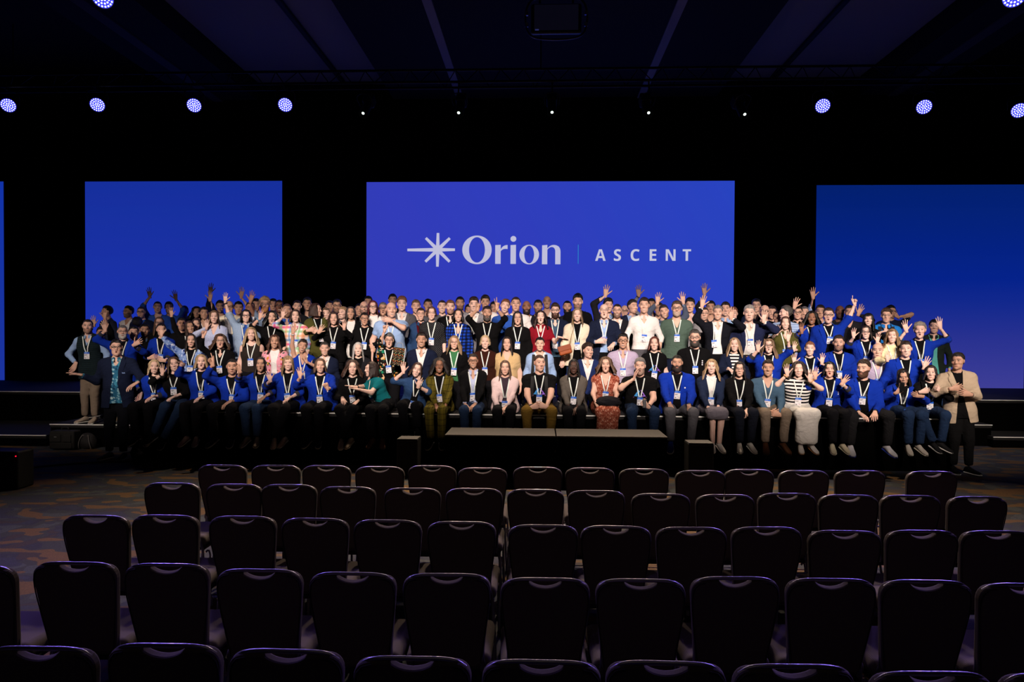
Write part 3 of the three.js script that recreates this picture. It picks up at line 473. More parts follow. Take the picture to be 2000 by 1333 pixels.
function hairGeo(style, tpl, s) {
  const N = (x, y, z, f) => noise(x * f + s, y * f, z * f);
  const list = [];
  const cap = (t, top, bump, keep = hairline) => list.push(shell(tpl, keep, (x, y, z) => t + top * Math.max(0, y - 0.03) / 0.09 * (0.6 + 0.5 * (z > 0 ? 1 : 0.4)) + bump * N(x, y, z, 42)));
  if (style === 'buzz') cap(0.0035, 0.003, 0);
  else if (style === 'short') cap(0.007, 0.014, 0.004);
  else if (style === 'quiff') cap(0.007, 0.027, 0.005);
  else if (style === 'fringe') cap(0.005, 0, 0.001, (x, y, z) => Math.min(hairline(x, y, z), 0.062 - y, 0.05 - z));
  else if (style === 'curlyshort') cap(0.016, 0.014, 0.009);
  else if (style === 'updo' || style === 'slick') { cap(0.007, 0.008, 0.002); list.push(new THREE.SphereGeometry(0.042, 12, 10).scale(1, 0.9, 0.85).translate(0, style === 'updo' ? 0.1 : 0.03, -0.1)); }
  else { // long hair: from the crown over the ears and down
    const o = { bob: [0.085, 0.012, 0.012, 0.006], long: [0.27, 0.013, 0.016, 0.011], wavy: [0.26, 0.018, 0.035, 0.03], curly: [0.19, 0.034, 0.05, 0.028], bangs: [0.25, 0.014, 0.015, 0.008], lob: [0.15, 0.014, 0.016, 0.012] }[style];
    const [len, vol, flare, wav] = o, NT = 40, NV = 18, pos = [], idx = [], front = style === 'bangs' ? 0.66 : 0.76;
    for (let i = 0; i <= NT; i++) for (let j = 0; j <= NV; j++) {
      const th = -Math.PI + 2 * Math.PI * i / NT, a = Math.abs(th), side = Math.min(1, Math.max(0, (a - front) / 0.2)), v = j / NV;
      const phiEnd = style === 'bangs' ? 1.28 : 0.92, arc = 0.155 * (side > 0 ? 1.55 : phiEnd), drop = (len * (a > 2 ? 1 : 0.88 + 0.12 * Math.sin(a)) * (0.94 + 0.12 * hash(i, 3, s | 0))) * side, L = arc + drop, q = v * L;
      let x, y, z;
      const phi = Math.min(q / 0.155, side > 0 ? 1.55 : phiEnd), ve = vol * (0.35 + 0.65 * side) * (side > 0 ? 1 : 1 - 0.7 * v), rx = 0.075 + ve, ry = 0.09 + vol * 0.6, rz = 0.099 + ve * (side > 0.5 ? 1 : 0.6);
      x = Math.sin(th) * Math.sin(phi) * rx; y = 0.03 + Math.cos(phi) * ry; z = -0.012 + Math.cos(th) * Math.sin(phi) * rz;
      if (q > 1.55 * 0.155 && side > 0) { const f = (q - 1.55 * 0.155), g = f / Math.max(len, 0.01); y -= f; x += Math.sin(th) * flare * Math.min(1, g * 1.5) * 1.3; z += (a < 1.75 ? 0.03 * g : -0.012 * g); if (a < 1.5) x *= 1 - 0.1 * Math.sin(Math.min(1, g * 3) * 3.14159); if (style === 'bob' && g > 0.7) { x *= 0.97; } }
      const w = wav * (0.25 + v) * N(th * 0.16 * (style === 'curly' ? 2 : 1), y * (style === 'long' || style === 'bangs' ? 0.35 : 1), i * 0.013, style === 'curly' ? 34 : 24), st = 0.003 * (i % 2 ? 1 : -1) * Math.min(1, v * 2);
      const rr = Math.hypot(x, z) || 1; x += x / rr * (w + st); z += z / rr * (w + st); pos.push(x, y, z);
    }
    const R = NV + 1; for (let i = 0; i < NT; i++) for (let j = 0; j < NV; j++) { const p = i * R + j; idx.push(p, p + 1, p + R, p + 1, p + R + 1, p + R); }
    const lg = geo({ pos, idx }), lu = lg.attributes.uv; for (let i = 0; i <= NT; i++) for (let j = 0; j <= NV; j++) lu.setXY(i * (NV + 1) + j, i / NT * 3, j / NV * 0.4 + s);
    list.push(lg);
    if (style !== 'bangs') cap(0.008, 0.006, 0.001, (x, y, z) => Math.min(hairline(x, y, z), 0.03 - z + (y - 0.07)));
  }
  if (list[0].attributes.uv && !['long', 'wavy', 'curly', 'bob', 'lob', 'bangs'].includes(style)) { const p = list[0].attributes.position, q = list[0].attributes.uv; for (let i = 0; i < p.count; i++) q.setXY(i, p.getX(i) * 9 + s, p.getZ(i) * 1.5 - p.getY(i)); }
  const g = mergeGeometries(list.map((x) => { const q = x.index ? x : mergeVertices(x); for (const k of Object.keys(q.attributes)) if (!['position', 'normal', 'uv'].includes(k)) q.deleteAttribute(k); return q; }));
  return g;
}
// ---- hands: wrist at the origin, fingers along +y, palm towards +z, thumb on +x
function ring(c, ax, ay, rx, ry, n, pos) { for (let i = 0; i < n; i++) { const a = i / n * 6.28318; pos.push(c.x + ax.x * Math.cos(a) * rx + ay.x * Math.sin(a) * ry, c.y + ax.y * Math.cos(a) * rx + ay.y * Math.sin(a) * ry, c.z + ax.z * Math.cos(a) * rx + ay.z * Math.sin(a) * ry); } }
function loft(rings, n, capped = true) { // rings: [centre, axisX, axisY, rx, ry]
  const pos = [], idx = []; for (const r of rings) ring(...r, n, pos);
  for (let j = 0; j < rings.length - 1; j++) for (let i = 0; i < n; i++) { const a = j * n + i, b = j * n + (i + 1) % n; idx.push(a, b, a + n, b, b + n, a + n); }
  if (capped) for (const [j, fl] of [[0, true], [rings.length - 1, false]]) { const c = pos.length / 3, r = rings[j][0]; pos.push(r.x, r.y, r.z); for (let i = 0; i < n; i++) { const a = j * n + i, b = j * n + (i + 1) % n; fl ? idx.push(c, b, a) : idx.push(c, a, b); } }
  return geo({ pos, idx });
}
const X = V(1, 0, 0), Y = V(0, 1, 0), Z = V(0, 0, 1);
function finger(base, yaw, lens, curl, r) {
  const dir = V(Math.sin(yaw), Math.cos(yaw), 0), ax = V(Math.cos(yaw), -Math.sin(yaw), 0), p = base.clone(), rings = []; let nrm = Z.clone();
  const d = dir.clone(); rings.push([p.clone(), ax, nrm.clone(), r, r]);
  lens.forEach((l, i) => { const q = new THREE.Quaternion().setFromAxisAngle(ax, curl[i]); d.applyQuaternion(q); nrm.applyQuaternion(q); p.addScaledVector(d, l); rings.push([p.clone(), ax, nrm.clone(), r * (0.97 - 0.1 * (i + 1)), r * (0.95 - 0.1 * (i + 1))]); });
  p.addScaledVector(d, r * 0.6); rings.push([p.clone(), ax, nrm.clone(), r * 0.35, r * 0.35]);
  return loft(rings, 6);
}
const handCache = {};
function handGeo(pose, mirror) {
  const key = pose + mirror; if (handCache[key]) return handCache[key];
  const P = { w: [[0.06, 0.05, 0.05], 0.17, 0.8], r: [[0.25, 0.35, 0.3], 0.05, 0.35], h: [[0.35, 0.45, 0.35], 0.03, 0.3], f: [[1.35, 1.5, 0.9], 0.02, 0.2], p: [[1.35, 1.5, 0.9], 0.02, 0.4], v: [[1.35, 1.5, 0.9], 0.14, 0.1], g: [[0.9, 0.9, 0.6], 0.04, 0.5] }[pose];
  const list = [loft([[V(0, -0.03, 0), X, Z, 0.027, 0.021], [V(0, 0, 0), X, Z, 0.028, 0.019], [V(0.003, 0.03, 0.001), X, Z, 0.037, 0.019], [V(0.001, 0.07, 0), X, Z, 0.041, 0.0155], [V(0, 0.093, 0), X, Z, 0.039, 0.012], [V(0, 0.1, 0), X, Z, 0.03, 0.006]], 10)];
  [[0.03, 0.088, 0.036, 0.0092], [0.0105, 0.093, 0.041, 0.0095], [-0.0105, 0.09, 0.038, 0.009], [-0.029, 0.08, 0.029, 0.0078]].forEach(([x, y, l, r], i) => {
    const open = (pose === 'p' && i === 0) || (pose === 'v' && i < 2), c = open ? [0.03, 0.03, 0.02] : P[0];
    list.push(finger(V(x, y - 0.006, 0), P[1] * (1.5 - i) * (pose === 'v' && i < 2 ? 1.6 : 1), [l, l * 0.68, l * 0.5], c, r));
  });
  list.push(finger(V(0.024, 0.018, 0.004), P[2], [0.042, 0.032, 0.024], pose === 'f' || pose === 'v' ? [0.5, 0.5, 0.4] : [0.1, 0.1, 0.05], 0.0115));
  let g = mergeGeometries(list); if (mirror) { g.scale(-1, 1, 1); const ix = g.index.array; for (let i = 0; i < ix.length; i += 3) { const t = ix[i]; ix[i] = ix[i + 1]; ix[i + 1] = t; } g.computeVertexNormals(); }
  return handCache[key] = g;
}
// ---- shoes: heel at the origin end, toe along +z, sole at y = 0
function shoeGeos() {
  const sec = [[-0.085, 0.03, 0.06, 0.03], [-0.07, 0.036, 0.085, 0.035], [-0.02, 0.038, 0.098, 0.045], [0.03, 0.041, 0.075, 0.04], [0.09, 0.047, 0.055, 0.03], [0.14, 0.044, 0.045, 0.024], [0.175, 0.026, 0.032, 0.016]];
  const up = loft(sec.map(([z, rx, h]) => [V(0, 0.018 + h / 2 - 0.008, z), X, Y, rx, h / 2]), 10);
  const so = loft(sec.map(([z, rx]) => [V(0, 0.012, z), X, Y, rx + 0.005, 0.013]), 10);
  return [up, so];
}
const [SHOE, SOLE] = shoeGeos();
// ---- badges and lanyards
const badgeTex = canvasTexture(96, 136, (c) => {
  c.fillStyle = '#e6e6ea'; c.fillRect(0, 0, 96, 136); c.fillStyle = '#1f63d6'; c.fillRect(0, 0, 96, 34); c.fillStyle = '#a9cdf5'; c.fillRect(10, 12, 40, 6);
  c.fillStyle = '#55555c'; c.fillRect(10, 52, 46, 8); c.fillRect(10, 66, 34, 4); c.fillRect(52, 90, 24, 4); c.fillStyle = '#77777e'; c.fillRect(10, 108, 26, 16); c.fillStyle = '#c05a4a'; c.fillRect(62, 112, 9, 9); c.fillStyle = '#8a7a50'; c.fillRect(76, 110, 9, 9);
}, false);
const BADGE = new THREE.MeshStandardMaterial({ map: badgeTex, roughness: 0.45 }), BADGEGEO = new THREE.BoxGeometry(0.088, 0.125, 0.004);
const LANYARD = mat(0xd9e4de, 0.7), SKIN = new THREE.MeshStandardMaterial({ vertexColors: true, roughness: 0.58, side: THREE.DoubleSide });
const GLASSES = mat(0x0b0b0d, 0.35), CLEARFRAME = mat(0x6a5a50, 0.4), STRAP = mat(0x0d0d0f, 0.8), DARKPANTS = 0x0c0c10;
const SKINS = { a: 0xe6c0b0, b: 0xdab09c, c: 0xc2977f, d: 0x9a6c54, e: 0x6c4636, f: 0x4a3026 };
// ---- fabrics: plain colours and printed or woven cloth, uv in metres
const clothTex = {
  plaidblue: [0.22, (c, n) => { c.fillStyle = '#143fb4'; c.fillRect(0, 0, n, n); c.fillStyle = 'rgba(6,8,20,0.62)'; for (let k = 0; k < 4; k++) { c.fillRect(k * n / 4, 0, n / 9, n); c.fillRect(0, k * n / 4, n, n / 9); } c.fillStyle = 'rgba(120,160,240,0.5)'; c.fillRect(n * 0.2, 0, 3, n); c.fillRect(0, n * 0.2, n, 3); }],
  plaidpink: [0.3, (c, n) => { c.fillStyle = '#f0e6e4'; c.fillRect(0, 0, n, n); const q = ['rgba(226,60,130,.7)', 'rgba(120,190,120,.6)', 'rgba(240,150,90,.5)', 'rgba(90,150,220,.55)']; q.forEach((s, k) => { c.fillStyle = s; c.fillRect(k * n / 4, 0, n / 8, n); c.fillRect(0, k * n / 4, n, n / 8); }); }],
  olplaid: [0.09, (c, n) => { c.fillStyle = '#585018'; c.fillRect(0, 0, n, n); c.fillStyle = 'rgba(30,28,10,.5)'; c.fillRect(0, 0, n, n / 8); c.fillRect(0, 0, n / 8, n); c.fillStyle = 'rgba(190,160,60,.35)'; c.fillRect(n / 2, 0, n / 16, n); }],
  stripes: [0.05, (c, n) => { c.fillStyle = '#e8e6e2'; c.fillRect(0, 0, n, n); c.fillStyle = '#101014'; c.fillRect(0, 0, n, n * 0.5); }],
  bluestripe: [0.04, (c, n) => { c.fillStyle = '#a9c0e2'; c.fillRect(0, 0, n, n); c.fillStyle = '#7f9cc8'; c.fillRect(0, 0, n, n * 0.4); }],
  pinstripe: [0.02, (c, n) => { c.fillStyle = '#c7cfe8'; c.fillRect(0, 0, n, n); c.fillStyle = '#9fb0dc'; c.fillRect(0, 0, n * 0.4, n); }],
  dots: [0.03, (c, n) => { c.fillStyle = '#17171a'; c.fillRect(0, 0, n, n); c.fillStyle = '#8c8c90'; for (const [x, y] of [[0.25, 0.25], [0.75, 0.75]]) { c.beginPath(); c.arc(x * n, y * n, n * 0.1, 0, 7); c.fill(); } }],
  floral: [0.34, (c, n) => blobs(c, n, '#14120f', ['#d8b48a', '#b4402c', '#1f7a5c', '#d08a2c', '#e6d6c0', '#2a4a40'], 46, 11)],
  pinkfloral: [0.3, (c, n) => blobs(c, n, '#e79fb0', ['#1d3a28', '#e9c8cc', '#c98a2a', '#d0425c', '#2c5a3c'], 40, 23)],
  bluefloral: [0.3, (c, n) => blobs(c, n, '#2a6a8c', ['#8fc0d0', '#16405c', '#b8d8dc', '#3f8aa8'], 44, 5)],
  rust: [0.16, (c, n) => blobs(c, n, '#98503e', ['#bd7c66', '#72301f', '#c99a86', '#80402f'], 60, 31)],
  batik: [0.26, (c, n) => blobs(c, n, '#7f9ed6', ['#c0d0ee', '#3a5cb0', '#e0e6f4', '#2a4088'], 50, 17)],
  denim: [0.12, (c, n) => blobs(c, n, '#27426a', ['#32527c', '#20385c', '#2a4870'], 240, 41, 0.02)],
  paledenim: [0.12, (c, n) => blobs(c, n, '#8ea6c4', ['#9cb4d0', '#8098b8', '#a8bcd4'], 240, 43, 0.02)],
  jeans: [0.12, (c, n) => blobs(c, n, '#1b2d4a', ['#243a58', '#162640', '#20344e'], 240, 47, 0.02)],
  tweed: [0.08, (c, n) => blobs(c, n, '#57524c', ['#67625a', '#49443f', '#5f5a52'], 300, 53, 0.012)],
  quilt: [0.035, (c, n) => { c.fillStyle = '#0f1a1e'; c.fillRect(0, 0, n, n); c.fillStyle = '#172529'; c.fillRect(0, 0, n, n * 0.6); }],
};
function blobs(c, n, bg, cols, k, s, r = 0.06) { c.fillStyle = bg; c.fillRect(0, 0, n, n); for (let i = 0; i < k; i++) { c.fillStyle = cols[i % cols.length]; const x = hash(i, 1, s) * n, y = hash(i, 2, s) * n, q = (0.5 + hash(i, 3, s)) * r * n; for (const dx of [-n, 0, n]) for (const dy of [-n, 0, n]) { c.beginPath(); c.ellipse(x + dx, y + dy, q, q * (0.35 + 0.6 * hash(i, 4, s)), hash(i, 5, s) * 6, 0, 7); c.fill(); } } }
const COLORS = { royal: 0x0b2f9e, navy: 0x141c33, black: 0x08080a, white: 0xe8e6e4, cream: 0xe6dcc4, lblue: 0x93b1dc, blue: 0x2b55b0, grey: 0x56565c, lgrey: 0x8a8a90, olive: 0x4b4a22, green: 0x4b5f55, khaki: 0x8a7650, stone: 0x75685a, beige: 0xb3a189, red: 0x7d1020, teal: 0x0d6a72, brown: 0x32160e, pink: 0xdcc4c4, lav: 0xaca0ba, tan: 0xc9ac7d, yellow: 0xe8dcae, slate: 0x3c566c, dark: 0x1a1a1f, purple: 0x6a4c9a, bluebright: 0x1f7ad0, greend: 0x1a2420, maroon: 0x4a0a18, gold: 0x6b5420 };
const wrinkle = (() => { const n = 192, d = new Uint8Array(n * n * 4); const per = (x, y, fx, fy, s) => { const a = x / n * 6.2832, b = y / n * 6.2832; return noise(Math.cos(a) * fx + s, Math.sin(a) * fx + Math.cos(b) * fy, Math.sin(b) * fy + s); };
  for (let y = 0; y < n; y++) for (let x = 0; x < n; x++) { const w = 1 - Math.abs(per(x + y * 0.0, y, 1.1, 1.6, 3)) + 0.6 * (1 - Math.abs(per(x, y, 2.3, 2.6, 9))), v = Math.min(255, Math.max(0, w * 130)), o = (y * n + x) * 4; d[o] = d[o + 1] = d[o + 2] = v; d[o + 3] = 255; }
  const t = new THREE.DataTexture(d, n, n); t.magFilter = THREE.LinearFilter; t.wrapS = t.wrapT = THREE.RepeatWrapping; t.repeat.set(1 / 0.42, 1 / 0.42); t.needsUpdate = true; return t; })();
function cloth(c, rough = 0.85) {
  if (clothTex[c]) { if (!mats['cloth' + c]) { const [size, draw] = clothTex[c], t = canvasTexture(128, 128, (k) => draw(k, 128)); t.repeat.set(1 / size, 1 / size); mats['cloth' + c] = new THREE.MeshPhysicalMaterial({ map: t, roughness: 0.95, specularIntensity: 0.3, side: THREE.DoubleSide, bumpMap: wrinkle, bumpScale: 0.012 }); } return mats['cloth' + c]; }
  return mats['plain' + c + rough] ??= new THREE.MeshPhysicalMaterial({ color: COLORS[c] ?? c, roughness: rough + 0.1, specularIntensity: 0.3, side: THREE.DoubleSide, bumpMap: wrinkle, bumpScale: 0.012 });
}
// ---------------------------------------------------------------- a person from a row of the table below
let pid = 0, triTotal = 0;
const ROWS = { A: [-10.6, DECK], B: [-11.3, DECK], C: [-11.92, DECK], D: [-12.42, DECK], E: [-12.92, DECK], G: [-13.4, DECK] };
const PROFILE = EDGE;
function starShape(r) { const s = new THREE.Shape(); for (let i = 0; i < 16; i++) { const a = i / 16 * 6.2832, q = i % 2 ? r * 0.22 : r * (i % 4 ? 0.85 : 1); i ? s.lineTo(Math.sin(a) * q, Math.cos(a) * q) : s.moveTo(0, q); } return s; }
function person(px, py, row, o, label) {
  const id = ++pid, m = o.m ? 1 : 0, w = o.w ?? 1, far = row === 'E' || row === 'G', z = o.z ?? ROWS[row][0], base = o.base ?? ROWS[row][1];
  const pose = row === 'A' ? 'sit' : row === 'B' ? 'kneel' : 'stand', C = onZ(px, py, z), front = row === 'A';
  const tot = C.y - base + 0.12, k = pose === 'stand' ? Math.min(1.13, Math.max(0.88, tot / 1.76)) : (o.s ?? (m ? 1 : 0.94)), hs = (o.hs ?? 1) * (m ? 1.03 : 0.97) * (0.5 + 0.5 * Math.min(1.05, Math.max(0.94, k)));
  const G = pose === 'sit' ? V(C.x, DECK, FRONT - 0.2) : V(C.x, base, z);
  const g = thing('person', label, 'person', [G.x, G.y, G.z]); g.userData.group = 'people posing for a group photograph on and before the stage';
  const L = (v) => v.clone().sub(G), c = L(C), cam = Math.atan2(-C.x, -C.z), yaw = (o.by ?? 0) * Math.PI / 180 + cam * 0.55, hy = (o.ty ?? o.by ?? 0) * Math.PI / 180 + cam, hp = (o.tp ?? 0) * Math.PI / 180, hr = (o.tr ?? 0) * Math.PI / 180;
  const R = V(Math.cos(yaw), 0, -Math.sin(yaw)), Nk = c.clone().add(V(0.06 * Math.sin(hr), -0.185 * hs, -0.03));
  const lean = (o.lean ?? 0) / 1333 * -z;
  const Pp = pose === 'sit' ? V(c.x + lean, 0.105, 0.01) : V(c.x + lean, Math.max(0.14, c.y - 0.72 * k), c.z - 0.05);
  const U = Nk.clone().sub(Pp).normalize(), Fw = R.clone().cross(U).normalize(), R2 = U.clone().cross(Fw), tl = Nk.distanceTo(Pp);
  const T = (x, y, q) => V(Nk.x + R2.x * x + U.x * y + Fw.x * q, Nk.y + R2.y * x + U.y * y + Fw.y * q, Nk.z + R2.z * x + U.z * y + Fw.z * q);
  const inv = (x, y, q) => { const dx = x - Nk.x, dy = y - Nk.y, dz = q - Nk.z; return [dx * R2.x + dy * R2.y + dz * R2.z, dx * U.x + dy * U.y + dz * U.z, dx * Fw.x + dy * Fw.y + dz * Fw.z]; };
  // legs
  const hip = [], knee = [], ank = [], kx = o.kx ?? (m ? 0.15 : 0.1);
  for (const s of [-1, 1]) {
    hip.push(Pp.clone().addScaledVector(R2, s * 0.085 * Math.sqrt(w)));
    if (pose === 'stand') { const gap = (o.gap ?? 0.1) * s; ank.push(V(Pp.x + gap, 0.085, c.z + (s > 0 ? 0.02 : -0.02))); knee.push(hip.at(-1).clone().lerp(ank.at(-1), 0.5).add(V(0, 0, 0.03))); }
    else if (pose === 'kneel') { const hh = Math.max(0.05, Pp.y - 0.07), f = Math.sqrt(Math.max(0.01, 0.18 - hh * hh)); knee.push(V(Pp.x + s * 0.12, 0.07, Pp.z + Math.min(0.3, f))); ank.push(V(Pp.x + s * 0.1, 0.07, knee.at(-1).z - 0.4)); }
    else { const kq = o.knee?.[s < 0 ? 0 : 1], aq = o.foot?.[s < 0 ? 0 : 1]; const kz = 0.47; knee.push(kq ? L(onZ(kq[0], kq[1], FRONT + 0.27)) : V(Pp.x + s * kx, 0.085, kz)); ank.push(aq ? L(onZ(aq[0], aq[1], FRONT + 0.24)) : V(Pp.x + s * (kx - 0.02) + (o.cross ? -s * 0.14 : 0), -0.37, 0.42 + (o.cross && s > 0 ? 0.09 : 0))); }
  }
  // arms
  const A1 = (m ? 0.285 : 0.262) * k, A2 = (m ? 0.25 : 0.23) * k, sh = (m ? 0.18 : 0.146) * (0.55 + 0.45 * w) * (0.6 + 0.4 * k), arms = [];
  for (const s of [-1, 1]) {
    const S = T(s * sh, -0.065, -0.005), spec = s < 0 ? o.hl : o.hr; let fd, pn, wr, pz = 'h';
    const raised = spec && spec[1] < py + 45;
    if (spec) {
      const [hx, hyy, ps = 'w', rot = 0, dz] = spec; pz = ps; const palm = L(onZ(hx, hyy, z + (dz ?? (pose === 'sit' && !raised ? 0.3 : raised ? 0.12 : 0.24)))), a = rot * Math.PI / 180;
      fd = V(Math.sin(a), Math.cos(a), 0.02); pn = V(0, 0, 1);
      if (ps === 'r') { fd = V(-s * 0.4, -0.45, 0.8); pn = V(0, -1, -0.2); pz = 'r'; }
      if (ps === 'c') { fd = V(-s, 0.2, 0.1); pn = V(0, 0.1, -1); pz = 'r'; }
      if (ps === 'g') { fd = V(-s * 0.7, 0.5, 0.4); pn = V(-s * 0.4, 0, -0.8); }
      if (ps === 's') { pn = V(-s, 0, 0.35); pz = 'r'; }
      if (ps === 'k') { pn = V(0, -1, 0.1); pz = 'w'; }
      if (ps === 'x') { fd = V(0.05 * s, 0.1, 1); pn = V(-s, 0, 0); pz = 'p'; }        // pointing at the camera
      fd.normalize(); wr = palm.addScaledVector(fd, -0.055);
    } else if (pose === 'sit') { wr = V(Pp.x + s * 0.1, 0.24, 0.3); fd = V(-s * 0.35, -0.35, 0.85).normalize(); pn = V(0, -1, 0); pz = 'r'; }
    else { wr = S.clone().add(V(s * 0.07 * w, -0.5 * k, 0.05)); fd = V(0, -1, 0.12).normalize(); pn = V(-s, 0, 0); }
    const dv = wr.clone().sub(S); let D = dv.length(), a1 = A1, a2 = A2; const st = Math.min(1.16, Math.max(1, D / (A1 + A2 - 0.004))); a1 *= st; a2 *= st;
    if (D > a1 + a2 - 0.004) { D = a1 + a2 - 0.004; dv.setLength(D); wr.copy(S).add(dv); }
    D = Math.max(D, 0.08); dv.setLength(D); const ca = Math.min(1, Math.max(-1, (a1 * a1 + D * D - a2 * a2) / (2 * a1 * D))), e = dv.clone().normalize();
    const pole = (wr.y > S.y - 0.05 ? V(s, -0.75, -0.1) : V(s * 0.75, -0.7, -0.35)); if (o.elb && o.elb[s < 0 ? 0 : 1]) pole.set(...o.elb[s < 0 ? 0 : 1]);
    const nrm = pole.addScaledVector(e, -pole.dot(e)).normalize();
    const El = S.clone().addScaledVector(e, a1 * ca).addScaledVector(nrm, a1 * Math.sqrt(1 - ca * ca));
    const Xx = fd.clone().cross(pn).normalize(), Zz = Xx.clone().cross(fd).normalize();
    arms.push({ s, S, El, wr, pz, M: new THREE.Matrix4().makeBasis(Xx.multiplyScalar(k * (m ? 1.08 : 0.98)), fd.clone().multiplyScalar(k * (m ? 1.08 : 0.98)), Zz.multiplyScalar(k)).setPosition(wr), fd });
  }
  // field extents
  const pts = [Nk, Pp, c, ...arms.flatMap((a) => [a.S, a.El, a.wr]), ...hip, ...knee, ...ank, T(0, -tl * 0.75, 0.12 * w)];
  const bounds = (list, pad) => [['x', 'y', 'z'].map((q) => Math.min(...list.map((p) => p[q])) - pad), ['x', 'y', 'z'].map((q) => Math.max(...list.map((p) => p[q])) + pad)];
  const cell = (far ? 0.036 : front ? 0.0235 : row === 'D' ? 0.032 : 0.0265) * (o.cell ?? 1), ar = m ? 1 : 0.86, ws = Math.sqrt(w);
  const torso = (f, q, low = 0) => {
    { const cx = (m ? 0.105 : 0.085) * w; f.bone(T(-cx, -0.13 * tl, 0), 0.07 * k + q, T(cx, -0.13 * tl, 0), 0.07 * k + q, 0.05); }
    f.bone(T(-0.07 * w, -0.33 * tl, 0.012), (m ? 0.105 : 0.09) * ws + q, T(0.07 * w, -0.33 * tl, 0.012), (m ? 0.105 : 0.09) * ws + q, 0.06);
    for (const s of [-1, 1]) {
      f.bone(T(0, 0.015, -0.012), 0.05 + q, T(s * sh * 0.8, -0.05, -0.01), 0.05 + q, 0.05);
      f.bone(T(s * 0.065 * w, -0.33 * tl, 0.005), 0.1 * ws + q, T(s * (m ? 0.06 : 0.05) * w, -0.68 * tl, 0.005), (m ? 0.1 : 0.088) * ws + q, 0.06);
      f.bone(T(s * 0.055 * w, -0.68 * tl, 0.005), (m ? 0.1 : 0.09) * ws + q, T(s * 0.072 * w, -tl, 0), 0.108 * ws + q, 0.06);
      if (low) f.bone(T(s * 0.07 * w, -tl, 0), 0.112 * ws + q, T(s * 0.085 * w, -tl - low, 0.0), 0.118 * ws + q, 0.06);
      if (!m) f.bone(T(s * 0.062 * ws, -0.36 * tl, 0.062 * ws), 0.066 * ws + q, undefined, undefined, 0.05);
    }
    if (w > 1.12) f.bone(T(0, -0.72 * tl, 0.05 * w), 0.115 * w + q, undefined, undefined, 0.08);
  };
  const armB = (f, q, to = 2, from = 0) => { for (const a of arms) {
    f.bone(a.S, 0.058 * ar * ws + q, undefined, undefined, 0.05);
    const e = a.S.clone().lerp(a.El, Math.min(1, to)); f.bone(a.S, 0.05 * ar * ws + q, e, 0.042 * ar * ws + q, 0.04, to < 1);
    if (to > 1) { const b = a.El.clone().lerp(a.wr, to - 1); f.bone(a.El, 0.042 * ar * ws + q, b, (0.041 - 0.014 * (to - 1)) * ar + q, 0.03, to < 2 || q > 0); }
  } };
  const newField = (list, pad, h = cell) => new Field(...bounds(list, pad), h);
  const upper = [Nk, Pp, c, ...arms.flatMap((a) => [a.S, a.El, a.wr]), T(-0.25 * w, -tl - 0.2, -0.1), T(0.25 * w, -tl, 0.2 * w)];
  // ---- skin: one continuous body with neck, head and hands
  const sk = lin(SKINS[o.sk ?? 'b']), bare = o.bare, geos = [], cols = [];
  const paint = (geom, colour) => { const n = geom.attributes.position.count, a = new Float32Array(n * 3); for (let i = 0; i < n; i++) { const q = colour(i); a[3 * i] = q[0]; a[3 * i + 1] = q[1]; a[3 * i + 2] = q[2]; } geom.setAttribute('color', new THREE.BufferAttribute(a, 3)); geos.push(geom); };
  {
    const f = newField(bare ? pts : upper, 0.17, cell * (o.sl === undefined || o.sl >= 1.8 ? 1.2 : 1));
    torso(f, 0); armB(f, 0); f.bone(T(0, -0.05, -0.012), (m ? 0.06 : 0.05) * hs, c.clone().add(V(0, -0.05, -0.012)), (m ? 0.057 : 0.047) * hs, 0.03);
    if (bare) for (let i = 0; i < 2; i++) { f.bone(hip[i], 0.085, knee[i], 0.055, 0.04); f.bone(knee[i], 0.053, ank[i], 0.036, 0.03); }
    paint(geo(f.mesh()), () => sk);
    for (const a of arms) { const h = handGeo(a.pz, a.s > 0).clone(); h.applyMatrix4(a.M); paint(h, () => sk); }
  }
  const tpl = headTemplate(m, o.ex ?? 'n', !far), HM = new THREE.Matrix4().makeRotationFromEuler(new THREE.Euler(hp, hy, -hr, 'YXZ')).scale(V(hs * (0.98 + 0.06 * Math.max(0, w - 1)), hs, hs)).setPosition(c);
  const hc = lin(o.hc ?? 0x2a1a10), brow = [0, 1, 2].map((i) => hc[i] * 0.42 + sk[i] * 0.07), lip = o.lip ? lin(o.lip) : [sk[0] * 0.66, sk[1] * 0.4, sk[2] * 0.4];
  {
    const h = geo({ pos: tpl.pos, idx: tpl.idx }); h.applyMatrix4(HM);
    const st = (o.st ?? 0) * 0.5, KIND = [null, brow, [0.36, 0.32, 0.3], [0.02, 0.014, 0.012], lip, [0.07, 0.015, 0.015], [0.68, 0.64, 0.59]];
    paint(h, (i) => { const x = tpl.pos[3 * i], y = tpl.pos[3 * i + 1], q = tpl.pos[3 * i + 2];
      if (st && y < -0.036 && q > 0.0 && (y < -0.068 || Math.abs(x) > 0.03 || y > -0.052)) return sk.map((v, j) => v * (1 - st) + hc[j] * st);
      const ck = q > 0.03 ? Math.max(0, 1 - Math.hypot((Math.abs(x) - 0.042) / 0.022, (y + 0.026) / 0.02)) : 0; return [sk[0], sk[1] * (1 - 0.16 * ck), sk[2] * (1 - 0.16 * ck)]; });
    const fe = geo({ pos: tpl.feat.pos, idx: tpl.feat.idx }); fe.applyMatrix4(HM); paint(fe, (i) => KIND[tpl.feat.kind[i]]);
    for (const s of [-1, 1]) { const e = new THREE.SphereGeometry(1, 8, 6).scale(0.008, 0.03, 0.018).rotateY(s * 0.35).translate(s * 0.077, 0.006, -0.006); e.deleteAttribute('uv'); e.setAttribute('uv', new THREE.Float32BufferAttribute(new Float32Array(e.attributes.position.count * 2), 2)); e.applyMatrix4(HM); paint(e, () => sk); }
  }
